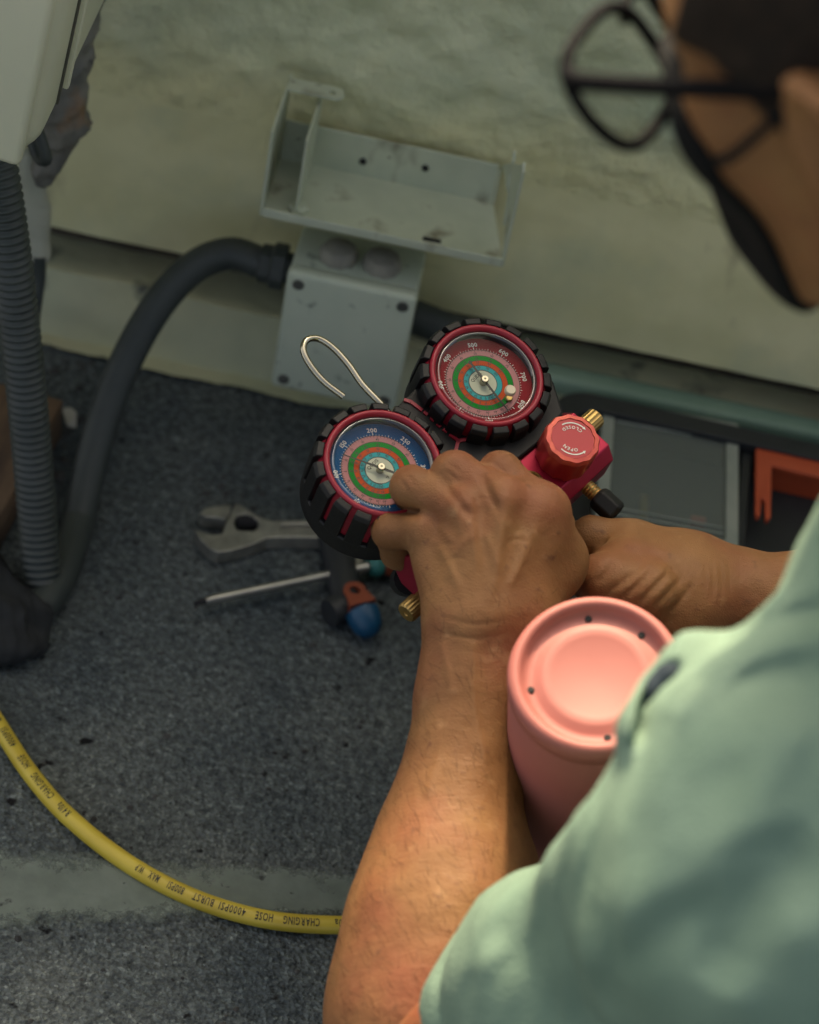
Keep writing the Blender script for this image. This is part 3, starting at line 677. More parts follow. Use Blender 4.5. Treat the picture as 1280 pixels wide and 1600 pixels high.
for (word, px, py, px2, py2) in (('R410a', 552, 1446, 517, 1446), ('CHARGING', 497, 1445, 437, 1440), ('HOSE', 424, 1439, 395, 1433), ('4000PSI', 383, 1430, 344, 1420),
                                 ('BURST', 333, 1415, 300, 1404), ('800PSI', 291, 1399, 262, 1385), ('MAX.', 252, 1381, 233, 1370), ('W.P', 227, 1366, 212, 1358),
                                 ('R410a', 110, 1281, 92, 1261), ('CHARGING', 84, 1252, 53, 1217), ('HOSE', 46, 1206, 31, 1187), ('4000PSI', 24, 1176, 5, 1148), ('BURST', -3, 1136, -20, 1105)):
    wtot = sum(glyph(ch_)[2] + .06 for ch_ in word)
    L_ = s_at(px, py) - s_at(px2, py2)
    ink = MB(); hose_text(ink, word, s_at(px, py), L_ / wtot); ink.obj('printed_word', M_ink, hose, smooth=False)
# ------------------------------------------------------------------ gauge manifold (local z = face normal, y = dial up)
GN = unit(.22 * cr + .45 * cu - .865 * cf); G0 = at(679, 656, 1.49)
GY = unit(cu - np.dot(cu, GN) * GN); GX = np.cross(GY, GN)
def loc(px, py, z=0.0):
    q = on_plane(px, py, G0 + GN * z, GN) - G0; return (float(q @ GX), float(q @ GY))
gmf = thing('gauge_manifold', 'red and black twin gauge refrigerant manifold held in both hands', 'gauge manifold', m=frame(G0, GX, GY, GN))
M_boot = mat('black_boot_rubber', (.006, .0065, .007), (.011, .0115, .012), rough=.5, spec=.3, scale=60, bump=.08, bscale=300)
M_red = mat('red_rubber', (.26, .007, .022), (.31, .011, .027), rough=.42, scale=40)
M_reda = mat('red_anodised', (.30, .008, .035), (.36, .012, .045), rough=.34, metal=.55, scale=50)
M_redk = mat('red_knob', (.42, .035, .03), (.48, .05, .04), rough=.4, metal=.35, scale=40)
M_redl = mat('red_label', (.42, .012, .018), rough=.35)
M_chrome = mat('nickel', (.48, .44, .33), rough=.22, metal=1)
M_wht = mat('white_ink', (.72, .72, .66), rough=.6)
M_needle = mat('needle_black', (.02, .02, .016), rough=.5)
band_cols = {'pink_band': (.44, .20, .20), 'green_band': (.005, .20, .018), 'orange_band': (.46, .065, .012), 'cyan_band': (.035, .32, .34), 'centre_disc': (.50, .52, .40)}
M_band = {k: mat('dial_' + k, v, rough=.7, spec=.08) for k, v in band_cols.items()}
M_dial = {'blue': mat('dial_blue', (.005, .070, .20), (.006, .08, .22), rough=.7, scale=60, spec=.08), 'red': mat('dial_red', (.22, .012, .018), (.25, .016, .022), rough=.7, scale=60, spec=.08)}
M_lens = glass_mat('gauge_glass', (.97, .98, .97), rough=.03)
M_lrim = glass_mat('glass_edge', (.93, .94, .92), gloss=.13, rough=.05)
def arc_tick(mb, a, r0, r1, w, z):
    t = V(-sin(a), cos(a)) * w / 2; d = V(cos(a), sin(a))
    mb.add([(*(d * r0 - t), z), (*(d * r0 + t), z), (*(d * r1 + t), z), (*(d * r1 - t), z)], [(0, 3, 2, 1)])
def bend_text(mb, s, size, rad, ang, z, k=None):
    m = Matrix.Rotation(ang - pi / 2, 4, 'Z') @ Matrix.Translation((0, rad, z)); text_flat(mb, s, size, m)
lug = None
def gauge(cx_, cy_, colour, a_of, labels, majors, needle_deg, tail_len, phase):
    global lug
    T = Matrix.Translation((cx_, cy_, 0)); zd = -.0085
    case_ = MB().lathe([(0, -.046), (.036, -.046), (.0418, -.042), (.0425, -.032), (.0398, -.0315), (.0392, -.003), (.0375, .0006), (.0372, -.004), (.0372, -.010), (0, -.010)], 64, T)
    base = case_.obj('pressure_gauge', M_red, gmf); base['label'] = f'{colour} faced pressure gauge in a black and red rubber boot'
    MB().ring(.0368, .0431, -.047, -.0295, 64, T).obj('boot_collar', M_boot, base, bevel=.0012)
    for k in range(18):
        a = 2 * pi * (k + phase) / 18
        if lug is None:
            lb = MB(); n = 5; w = radians(7.3); pro = [(.0372, .0022), (.0415, .0018), (.0432, -.0008), (.0437, -.030), (.0385, -.030), (.0376, -.002)]
            v = [(r_ * cos(t_), r_ * sin(t_), z_) for t_ in np.linspace(-w, w, n) for r_, z_ in pro]; q = len(pro)
            f = [(i * q + j, (i + 1) * q + j, (i + 1) * q + (j + 1) % q, i * q + (j + 1) % q) for i in range(n - 1) for j in range(q)] + [tuple(range(q)), tuple((n - 1) * q + j for j in range(q - 1, -1, -1))]
            o = lb.add(v, f).obj('boot_lug', M_boot, base, smooth=False, bevel=.0006); lug = o.data
        else:
            o = bpy.data.objects.new('boot_lug', lug); COL.objects.link(o); o.parent = base
            b = o.modifiers.new('bevel', 'BEVEL'); b.width = .0006; b.segments = 2; b.limit_method = 'ANGLE'
        o.matrix_local = T @ Matrix.Rotation(a, 4, 'Z')
    MB().lathe([(.0328, -.009), (.0328, .0004), (.0338, .0026), (.0352, .0032), (.0366, .0022), (.0371, -.001), (.0371, -.004)], 64, T, cap=False).obj('bezel', M_red, base, angle=180)
    MB().lathe([(.0323, -.0080), (.0323, -.0005), (.0327, .0), (.0327, -.0085)], 64, T, cap=False).obj('inner_ring', M_case, base, angle=180)
    MB().lathe([(.0327, zd), (0, zd)], 64, T, cap=False).obj('dial_face', M_dial[colour], base, smooth=False)
    rr = [('pink_band', .0240, .0200), ('green_band', .0199, .0164), ('orange_band', .0163, .0127), ('cyan_band', .0126, .0092), ('centre_disc', .0091, 0)]
    for i, (nm, ro, ri) in enumerate(rr):
        z = zd + .00012
        (MB().ring(ri, ro, zd - .0002, z, 64, T) if ri else MB().lathe([(ro, z), (0, z)], 48, T, cap=False)).obj(nm, M_band[nm], base, smooth=False)
    ptick = MB(); wt = MB(); z = zd + .0002
    lo_a, hi_a = a_of(majors[0]), a_of(majors[-1])
    st = majors[1] - majors[0]
    for vv in np.arange(majors[0], majors[-1] + 1, st / 10):
        k = round((vv - majors[0]) / (st / 10)); a = radians(a_of(vv))
        arc_tick(wt, a, .0244, .0244 + (.0016 if k % 10 == 0 else .0013 if k % 5 == 0 else .0006), .00046 if k % 10 == 0 else .0003, z)
    for t_ in labels: bend_text(wt, str(t_), .0041, .0279, radians(a_of(t_)), z)
    for ro in (.0241, .0199, .0163, .0126, .0091): ptick.ring(ro - .0002, ro + .0002, zd, z, 64)
    r2 = np.random.default_rng(3 if colour == 'red' else 4)
    for bi_, (ro, ri) in enumerate(((.0240, .0200), (.0199, .0164), (.0127, .0163), (.0092, .0126))):
        a = radians(lo_a) - .1; kk = 0; val = -60 + 10 * bi_
        while a > radians(lo_a) - 5.0:
            big = kk % 5 == 0; dr = (ri - ro) * (.48 if big else .26)
            arc_tick(ptick, a, min(ro, ro + dr), max(ro, ro + dr), .00027, z)
            if big: bend_text(ptick, str(val), .0021, (ro + ri) / 2 + (ri - ro) * .15, a, z); val += 10
            a -= .035 + .0012 * kk; kk += 1
    bend_text(ptick, 'QUDIS', .0031, .0058, radians(133), z)
    bend_text(ptick, '°F', .0026, -.0066, radians(133), z)
    wt.v = [tuple(T @ Vector(p)) for p in wt.v]; ptick.v = [tuple(T @ Vector(p)) for p in ptick.v]
    wt.obj('white_print', M_wht, base, smooth=False); ptick.obj('black_print', M_needle, base, smooth=False)
    nd = MB(); zn = zd + .0032
    nd.prism([(-tail_len, -.0006), (-tail_len, .0006), (-.002, .0009), (.0, .0011), (.002, .0008), (.0248, .00026), (.0248, -.00026), (.002, -.0008), (0, -.0011), (-.002, -.0009)], zn, zn + .0004, (), T @ Matrix.Rotation(radians(needle_deg), 4, 'Z'))
    nd.lathe([(0, 0), (.0013, 0), (.0013, .0005), (0, .0005)], 12, T @ Matrix.Rotation(radians(needle_deg), 4, 'Z') @ Matrix.Translation((-tail_len, 0, zn)))
    nd.obj('needle', M_needle, base, smooth=False)
    MB().lathe([(.0024, zd), (.0024, zd + .003), (.0026, zd + .0036), (.0026, zd + .0052), (.0021, zd + .0058), (.0007, zd + .0058), (.0006, zd + .0048), (0, zd + .0048)], 24, T).obj('needle_hub', M_chrome, base)
    MB().lathe([(.0295, .0003), (.02, .0013), (.01, .0019), (0, .0021)], 64, T, cap=False).obj('glass', M_lens, base, angle=180)
    MB().lathe([(.0327, -.0016), (.0322, .0006), (.0312, .0013), (.0303, .0009), (.0296, .0003)], 64, T, cap=False).obj('glass_edge', M_lrim, base, angle=180)
    return base
bx, by = loc(598, 725); rx, ry = loc(760, 588)
gb = gauge(bx, by, 'blue', lambda v: 94 - (v - 200) * .92, (50, 100, 150, 200, 250, 300), list(range(0, 351, 50)), 158, .0135, .3)
gr = gauge(rx, ry, 'red', lambda v: 97 - (v - 500) * .435, (100, 200, 300, 400, 500, 600, 700, 800), list(range(0, 801, 100)), -59.6, .0150, .8)
px_, py_ = loc(797, 611, .0015)
M_stop = mat('pale_plug', (.58, .50, .36), rough=.35)
MB().lathe([(.0036, .0), (.0036, .0022), (.003, .003), (0, .003)], 20, Matrix.Translation((px_, py_, .0008))).obj('relief_plug', M_stop, gr)
px_, py_ = loc(795, 623, -.008)
MB().lathe([(.0024, 0), (.0024, .0016), (.0018, .0022), (0, .0022)], 16, Matrix.Translation((px_, py_, -.0083))).obj('plug_reflection', M_brassd, gr)  # brass piece modelled in place of the plug's reflection
# rubber web joining both gauges
web = [loc(x, y, -.012) for x, y in ((612, 643), (641, 614), (690, 565), (800, 550), (866, 595), (882, 645), (845, 690), (812, 716), (770, 765), (735, 835), (640, 842), (560, 800))]
wbm = MB().prism(web[::-1], -.044, -.012).obj('boot_web', M_boot, gmf, smooth=False, bevel=.002)
strip = MB()
def inlay(mb, pts, w=.0011):
    P = [np.array(loc(x, y, -.0115)) for x, y in pts]
    for a, b in zip(P[:-1], P[1:]):
        d = unit(b - a); t = V(-d[1], d[0]) * w; a = a - d * w * .3; b = b + d * w * .3
        mb.prism([tuple(a - t), tuple(b - t), tuple(b + t), tuple(a + t)], -.0125, -.0108)
inlay(strip, [(632, 625), (642, 628), (659, 641)])
for x, y in ((665, 646), (675.5, 655.5), (685.5, 665), (695.5, 673)): inlay(strip, [(x - 2.5, y - 2), (x + 2.5, y + 2)], .0009)
inlay(strip, [(703, 679), (716, 689)]); inlay(strip, [(716, 689), (743, 684.5)]); inlay(strip, [(716, 689), (710, 712)])
for x, y in ((659, 661), (683, 687)): inlay(strip, [(x - 3, y - 3), (x + 3, y + 4)], .0009)
strip.obj('red_inlay', M_red, wbm, smooth=False)
# hanging hook of bent wire
def loc3(px, py, z): x, y = loc(px, py, z); return V(x, y, z)
hk = smooth_path([loc3(612, 652, -.022), loc3(598, 634, -.020), loc3(566, 600, -.019), loc3(545, 570, -.018), loc3(520, 543, -.017), loc3(497, 529, -.016), loc3(480, 531, -.015), loc3(474, 545, -.015), loc3(482, 566, -.016), loc3(505, 595, -.018), loc3(537, 620, -.020)], 70)
MB().tube(hk, .00215, 12).obj('hanging_hook', M_chrome, gmf, angle=60)
# manifold bar, right end visible as a red chamfered block
ZB = -.015
A, B_ = np.array(loc(864, 776, ZB)), np.array(loc(952, 695, ZB)); ux = unit(B_ - A); uy = V(-ux[1], ux[0])
wB = float(np.dot(np.array(loc(806, 726, ZB)) - A, uy))
def bar_m(z=ZB): return frame((B_[0], B_[1], z), (ux[0], ux[1], 0), (uy[0], uy[1], 0), (0, 0, 1))
BM = bar_m(); LB = .155
blk = MB(); pr_ = [(0.0, 0.0), (wB, 0), (wB + .006, -.008), (wB + .006, -.03), (wB, -.036), (-.004, -.036), (-.0075, -.030), (-.0075, -.009)]
my = frame((B_[0], B_[1], ZB), (uy[0], uy[1], 0), (0, 0, 1), (ux[0], ux[1], 0))
blk.prism(pr_, -LB, .0, (), my)
blk.obj('manifold_block', M_reda, gmf, smooth=False, bevel=.0008)
# knob
kx, ky = loc(879, 713, ZB); KM = Matrix.Translation((kx, ky, ZB))
kn = MB().lathe([(0, 0), (.0172, 0), (.0178, .002), (.0178, .0195)], 72, KM, 12, .022); kn.obj('valve_knob', M_redk, gmf, angle=50)
knob = bpy.data.objects['valve_knob']
MB().lathe([(.0179, .0196), (.0178, .0215), (.0168, .0235), (.0142, .0237), (.0140, .0229), (0, .0229)], 72, KM, 12, .022, cap=False).obj('knob_rim', mat('worn_red_rim', (.55, .10, .06), (.46, .06, .05), rough=.38, metal=.3, scale=120), knob, angle=50)
MB().lathe([(.0137, .0232), (0, .0232)], 40, KM, cap=False).obj('knob_label', M_redl, knob, smooth=False)
LM = KM @ Matrix.Rotation(radians(172), 4, 'Z'); lb = MB(); zz = .0235
def arc_text(mb, s, size, rad, mid, inward):
    W = [glyph(ch)[2] * size + size * .12 for ch in s]; tot = sum(W); t = -tot / 2
    for ch, w in zip(s, W):
        ang = mid - (t + w / 2) / rad if not inward else mid + (t + w / 2) / rad
        t += w
        m = LM @ Matrix.Rotation(ang - (pi / 2 if not inward else -pi / 2), 4, 'Z') @ Matrix.Translation((0, rad if not inward else -rad, zz))
        text_flat(mb, ch, size, m)
arc_text(lb, 'OPEN', .0032, .0080, radians(78), False); arc_text(lb, 'CLOSED', .0030, .0080, radians(-86), True)
def arc_bar(mb, a0, a1, r, w, head):
    n = 12; v = []
    for k in range(n + 1):
        a = radians(a0 + (a1 - a0) * k / n); v += [((r - w) * cos(a), (r - w) * sin(a), zz), ((r + w) * cos(a), (r + w) * sin(a), zz)]
    mb.add(v, [(2 * i, 2 * i + 1, 2 * i + 3, 2 * i + 2) if a1 < a0 else (2 * i, 2 * i + 2, 2 * i + 3, 2 * i + 1) for i in range(n)], LM)
    a = radians(a1); b = radians(a1 + (10 if a1 > a0 else -10))
    t = [((r - 2.6 * w) * cos(a), (r - 2.6 * w) * sin(a), zz), ((r + 2.6 * w) * cos(a), (r + 2.6 * w) * sin(a), zz), (r * cos(b), r * sin(b), zz)]
    mb.add(t, [(0, 1, 2) if a1 < a0 else (2, 1, 0)], LM)
arc_bar(lb, 48, 128, .0112, .00042, 1); arc_bar(lb, -52, -128, .0112, .00042, 1)
lb.obj('label_print', M_wht, knob, smooth=False)
# brass ports
def knurl(mb, r, L_, m, n=40): mb.lathe([(0, 0), (r * .8, 0), (r * .82, L_ * .42), (r, L_ * .43), (r * 1.02, L_ * .5), (r * 1.02, L_ * .95), (r * .9, L_), (r * .3, L_), (r * .25, L_ * .97), (0, L_ * .97)], n, m, n // 2, .035)
RX = Matrix.Rotation(pi / 2, 4, 'Y'); RXn = Matrix.Rotation(-pi / 2, 4, 'Y'); RYp = Matrix.Rotation(pi / 2, 4, 'X')
k1 = MB(); knurl(k1, .0065, .019, BM @ Matrix.Translation((-.002, wB - .010, -.012)) @ RX, 36); k1.obj('brass_port', M_brassd, gmf, angle=35)
k2 = MB(); knurl(k2, .0064, .020, frame((*loc(668, 928, -.03), -.03), *[(ux[0] * a, ux[1] * a, b) for a, b in ((0, 1),)], (uy[0], uy[1], 0), (-ux[0], -ux[1], 0)), 40)
k2.obj('brass_port', M_brassd, gmf, angle=35)
sp = frame((*loc(908, 752, -.03), -.03), (0, 0, 1), (-ux[0], -ux[1], 0), (-uy[0], -uy[1], 0))
MB().lathe([(.0045, 0)] + [(.0052 if k % 2 else .0046, .001 + .0011 * k) for k in range(14)] + [(.0045, .018)], 24, sp).obj('brass_stub', M_brassd, gmf)
MB().lathe([(.0055, .013), (.0078, .0145), (.0085, .017), (.0085, .029), (.0072, .031), (0, .0312)], 6, sp).obj('port_cap', M_boot, gmf, smooth=False, bevel=.001)
sg = loc(829, 757, ZB)
MB().lathe([(.0082, 0), (.0082, .003), (.0068, .0038), (.006, .003), (.006, .001), (0, .001)], 28, Matrix.Translation((*sg, ZB))).obj('sight_glass_ring', M_brassd, gmf)
# short black hose from the middle port down towards the right hand
hp2 = smooth_path([loc3(846, 800, -.050), loc3(868, 832, -.060), loc3(880, 862, -.080), loc3(886, 900, -.115)], 24)
MB().tube(hp2, .0085, 16).obj('black_hose', M_boot, gmf)
MB().lathe([(.0, 0), (.006, 0), (.006, .014), (0, .014)], 16, Matrix.Translation(loc3(889, 869, -.058)) @ Matrix.Rotation(radians(65), 4, 'X')).obj('hose_ferrule', M_chrome, gmf)
MB().lathe([(0, 0), (.010, 0), (.010, .012), (0, .013)], 16, Matrix.Translation((*loc(640, 905, -.055), -.055)) @ Matrix.Rotation(radians(200), 4, 'X')).obj('bottom_cap', M_boot, gmf)

# ------------------------------------------------------------------ pink canister on a dark case, beside the arm
M_pink = mat('pink_enamel', (.325, .108, .094), (.35, .12, .104), rough=.55, scale=20, spec=.35)
ct = at(932, 1050, 1.335); cb = at(922, 1264, 1.50); CR = .0496; CH = float(np.linalg.norm(ct - cb)); cz = unit(ct - cb); cxx = unit(np.cross((0, 1, 0), cz))
can = thing('pink_canister', 'glossy pink cylindrical canister leaning beside the forearm', 'canister', m=frame(cb, cxx, np.cross(cz, cxx), cz))
tilt = Matrix.Translation((0, 0, CH)) @ Matrix.Rotation(radians(0), 4, 'X') @ Matrix.Translation((0, 0, -CH))
RB = .0532
MB().lathe([(0, 0), (RB - .004, 0), (RB - .001, .0015), (RB, .005), (RB - .001, .008), (CR - .0005, CH - .018), (CR - .0012, CH - .0165), (CR, CH - .015), (CR, CH - .006), (CR - .001, CH - .0025), (CR - .004, CH), (CR - .0065, CH - .0008),
            (CR - .008, CH - .003), (CR - .0095, CH - .0065), (CR - .0125, CH - .0078), (CR - .0155, CH - .0074), (CR - .0185, CH - .0056), (CR - .021, CH - .0052), (CR - .025, CH - .0056), (CR - .0275, CH - .0064), (.0, CH - .0066)], 96).obj('shell', M_pink, can, angle=180)
for a in (102, 198, 285, 52):
    MB().lathe([(.0, 0), (.0021, 0), (.0021, .0035), (.0017, .004), (0, .004)], 12, Matrix.Translation(((CR - .0125) * cos(radians(a)), (CR - .0125) * sin(radians(a)), CH - .0106))).obj('vent_hole', M_dark, can)
hc = cb[2] - RB * sqrt(1 - cz[2] ** 2) - .001
MB().box((cb[0] + .06, cb[1] + .0, hc / 2), (.20, .17, hc), .006, 3).obj('equipment_case', M_case)
tag(bpy.data.objects['equipment_case'], 'dark equipment case on the floor under the pink canister', 'case')
# ------------------------------------------------------------------ the person
def skin_material():
    m = mat('skin', (.178, .079, .030), (.245, .122, .047), rough=.6, scale=22, detail=6, sss=.12, spec=.3, lo=.3, hi=.7,
            extra=[((.20, .060, .030), 12, .50, .74, 5, (1, 1, 1)), ((.115, .048, .022), 120, .64, .78, 4, (1, 1, 1)), ((.30, .165, .077), 55, .63, .8, 4, (1, 1, 1))])
    t = m.node_tree; n = t.nodes; l = t.links; p = n['Principled BSDF']; tc = n.new('ShaderNodeTexCoord')
    v = n.new('ShaderNodeTexVoronoi'); v.inputs['Scale'].default_value = 620; v.feature = 'DISTANCE_TO_EDGE'; l.new(tc.outputs['Object'], v.inputs['Vector'])
    a = n.new('ShaderNodeTexNoise'); a.inputs['Scale'].default_value = 120; a.inputs['Detail'].default_value = 6; l.new(tc.outputs['Object'], a.inputs['Vector'])
    w = n.new('ShaderNodeTexNoise'); w.inputs['Scale'].default_value = 45; w.inputs['Detail'].default_value = 3; w.inputs['Distortion'].default_value = 1.2
    mp = n.new('ShaderNodeMapping'); mp.inputs['Scale'].default_value = (1, 5, 2); l.new(tc.outputs['Object'], mp.inputs['Vector']); l.new(mp.outputs[0], w.inputs['Vector'])
    s1 = n.new('ShaderNodeMath'); s1.operation = 'MULTIPLY_ADD'; s1.inputs[1].default_value = .5; l.new(v.outputs['Distance'], s1.inputs[0]); l.new(a.outputs['Fac'], s1.inputs[2])
    s2 = n.new('ShaderNodeMath'); s2.operation = 'MULTIPLY_ADD'; s2.inputs[1].default_value = .45; l.new(w.outputs['Fac'], s2.inputs[0]); l.new(s1.outputs[0], s2.inputs[2])
    b = n.new('ShaderNodeBump'); b.inputs['Strength'].default_value = .5; b.inputs['Distance'].default_value = .0015
    l.new(s2.outputs[0], b.inputs['Height']); l.new(b.outputs[0], p.inputs['Normal'])
    return m
M_skin = skin_material()
PEL = V(.56, .66, .16)
person = thing('person', 'person in mint green shirt, black face mask and glasses bending over the gauges', 'person', loc=(PEL[0], PEL[1], 0))
PO = np.array(person.location)
parts = []
def creases(v, lines, amp, w=4.5, dmax=1.6):          # grooves and ridges along short lines on the side of the skin that is seen
    q = v - CC; d = q @ cf; uv = np.stack([640 + FPX * (q @ cr) / d, 800 - FPX * (q @ cu) / d], 1); out = np.zeros(len(v))
    for pl in lines:
        P2 = smooth_path([(x, y, 0) for x, y in pl], 10)[:, :2]; m_ = np.full(len(v), 1e9); tt = np.zeros(len(v))
        for k in range(len(P2) - 1):
            a, b = P2[k], P2[k + 1]; ba = b - a; t = np.clip(((uv - a) @ ba) / (ba @ ba), 0, 1)
            r_ = np.linalg.norm(uv - a - t[:, None] * ba, axis=1); bt = r_ < m_; m_ = np.where(bt, r_, m_); tt = np.where(bt, (k + t) / 9, tt)
        out += np.exp(-(m_ / w) ** 2) * np.clip(np.sin(np.clip(tt, .03, .97) * pi) * 1.5, 0, 1)
    return v - (amp * out * (d < dmax))[:, None] * cf
# --- left hand and forearm (back of the hand towards the camera)
W1, W2 = at(722, 985, 1.425), at(806, 985, 1.428)
mcp = {'i': at(842, 800, 1.437), 'm': at(787, 783, 1.428), 'r': at(724, 795, 1.431), 'p': at(665, 830, 1.442)}
pip = {'i': at(782, 741, 1.452), 'm': at(710, 741, 1.445), 'r': at(645, 762, 1.448), 'p': at(611, 828, 1.455)}
dip = {'i': at(762, 752, 1.492), 'm': at(690, 760, 1.490), 'r': at(650, 792, 1.490), 'p': at(622, 864, 1.482)}
tip = {'i': at(790, 790, 1.505), 'm': at(720, 800, 1.505), 'r': at(680, 822, 1.503), 'p': at(655, 882, 1.497)}
fr = {'i': (.0142, .0134, .0113), 'm': (.0144, .0138, .0116), 'r': (.0142, .0136, .0113), 'p': (.0128, .0117, .0102)}
la = []
elb = at(640, 1690, 1.36)
# forearm chain
fa = [(752, 985, 1.430, .0285), (732, 1100, 1.424, .0262), (721, 1200, 1.415, .0298), (708, 1300, 1.405, .0382), (702, 1400, 1.395, .0505), (690, 1500, 1.385, .0560), (676, 1600, 1.375, .0575), (660, 1710, 1.365, .0520)]
la += chain([at(*q[:3]) for q in fa], [q[3] for q in fa], .02)
la += [c(W1, at(708, 1080, 1.422), .0205, .018, .015), c(W2, at(762, 1080, 1.425), .021, .018, .015)]
# metacarpals
for k_, w in (('i', at(800, 960, 1.428)), ('m', at(772, 955, 1.422)), ('r', at(742, 958, 1.423)), ('p', at(715, 965, 1.430))):
    la.append(c(w, mcp[k_], .021 if k_ != 'p' else .019, .0142 if k_ != 'p' else .0130, .011))
la.append(c(at(765, 900, 1.445), at(750, 830, 1.450), .024, .020, .02))
# thumb side
la += [c(at(815, 960, 1.436), at(858, 872, 1.462), .021, .018, .014), c(at(858, 872, 1.462), at(866, 820, 1.492), .018, .013, .012), c(at(842, 800, 1.437), at(862, 880, 1.455), .0165, .018, .016)]
hand = []
for k_ in 'imrp':
    r0, r1, r2 = fr[k_]
    f1 = [c(mcp[k_], pip[k_], r0, r1, .004), c(pip[k_], dip[k_], r1 * .99, r2, .003), c(dip[k_], tip[k_], r2, r2 * .85, .003)]
    hand.append(f1)
def left_arm_sdf(d, P):
    near = np.linalg.norm(P - at(700, 790, 1.45), axis=1) < .16
    if not near.any(): return d
    Q = P[near]; dd = d[near].copy()
    fs = [sdf(f1, Q) for f1 in hand]
    u_ = fs[0]
    for q in fs[1:]: u_ = smin(u_, q, .0010)
    dd = smin(dd, u_, .0040)
    # knuckle domes, tendons and creases
    for k_ in 'imrp': dd = smin(dd, np.linalg.norm(Q - (pip[k_] - .0030 * cf), axis=1) - fr[k_][1] * .93, .004)
    for k_, w in (('i', at(795, 930, 1.40)), ('m', at(770, 925, 1.395)), ('r', at(745, 925, 1.398))):
        top = mcp[k_] - .0135 * cf
        dd = smin(dd, prim_d(c(top, w + .012 * cf, .0052, .003), Q), .006)
    for k_ in 'imrp': dd = smin(dd, np.linalg.norm(Q - (mcp[k_] - .0040 * cf), axis=1) - .0118, .005)
    for a, b in (('i', 'm'), ('m', 'r'), ('r', 'p')):
        p_ = (pip[a] + pip[b]) / 2; m_ = (mcp[a] + mcp[b]) / 2; L0 = p_ - .0035 * cf + .25 * (p_ - m_); L1 = p_ * .5 + m_ * .5 - .0068 * cf; L2 = m_ * .85 + p_ * .15 - .0115 * cf
        dd = -smin(-dd, prim_d(c(L0, L1, .0034, .0024), Q), .0040)
    for (x0, y0, x1, y1, dpt, r_) in ((608, 872, 626, 874, 1.450, .003),):
        dd = -smin(-dd, prim_d(c(at(x0, y0, dpt), at(x1, y1, dpt), r_, r_ * .7), Q), .003)
    # skin folds over the finger joints
    for k_ in 'imr':
        ax_ = unit(pip[k_] - mcp[k_])
        s_ = (Q - pip[k_]) @ ax_; rr_ = np.linalg.norm(Q - pip[k_], axis=1)
        dd += .00035 * np.sin(s_ * 2 * pi / .0032) * np.exp(-(rr_ / .017) ** 4) * (((Q - pip[k_]) @ (-cf)) > .004)
    d = d.copy(); d[near] = dd; return d
vein = [[(700, 900), (712, 860), (735, 838)], [(712, 860), (700, 838), (690, 826)], [(765, 935), (778, 890), (770, 860), (760, 836)], [(690, 1010), (705, 1080), (690, 1160), (668, 1240)], [(800, 910), (815, 870), (812, 840)], [(740, 1010), (742, 1100), (760, 1190)]]
def arm_fn(d, P):
    d = left_arm_sdf(d, P)
    return d + wobble(P, 130, .0004, 31) + wobble(P, 60, .0007, 33)
la_all = la + [('c', tip['m'], tip['m'], .004, .004, .001), ('c', pip['p'], pip['i'], .003, .003, .001)]
v, f = nets(la_all, .0016, fn=arm_fn, pad=.03)
# veins: raised where a polyline on the skin, seen from the camera side, passes
vn = np.zeros(len(v))
for pl in vein:
    Pp = [at(x, y, 1.40) for x, y in pl]
    Pd = smooth_path(Pp, 24)
    dirs = (v - CC); dd = dirs @ cf; uv = np.stack([dirs @ cr / dd, dirs @ cu / dd], 1)
    q = Pd - CC; qd = q @ cf; quv = np.stack([q @ cr / qd, q @ cu / qd], 1)
    m_ = np.full(len(v), 1e9)
    for k in range(len(quv) - 1):
        a, b = quv[k], quv[k + 1]; ba = b - a; t = np.clip(((uv - a) @ ba) / (ba @ ba), 0, 1)
        m_ = np.minimum(m_, np.linalg.norm(uv - a - t[:, None] * ba, axis=1))
    vn = np.maximum(vn, np.exp(-(m_ / .0017) ** 2))
front = ((v - at(750, 950, 1.43)) @ (-cf)) > -.004
v = v + (vn * front * .0009)[:, None] * (-cf)
v = creases(v, [[(688, 748), (715, 782), (737, 812)], [(746, 728), (764, 768), (782, 806)], [(618, 788), (640, 800), (660, 806)]], -.0030, 7)
v = creases(v, [[(630, 738), (642, 748), (648, 762)], [(622, 748), (632, 758), (638, 772)], [(697, 722), (710, 730), (722, 742)], [(690, 732), (703, 740), (714, 752)], [(768, 722), (782, 730), (794, 744)], [(762, 731), (775, 740), (786, 753)], [(735, 786), (752, 778), (770, 782)], [(680, 960), (740, 975), (800, 968)], [(676, 985), (740, 998), (790, 990)], [(690, 880), (715, 872), (735, 876)], [(672, 858), (694, 850), (716, 852)], [(790, 850), (806, 842), (824, 846)]], -.0006, 3)
v = creases(v, [[(732, 800), (742, 845), (748, 900)], [(788, 795), (782, 850), (775, 905)], [(838, 812), (822, 860), (800, 915)], [(676, 838), (700, 880), (722, 930)]], .0013, 7)
parts.append((v, f))
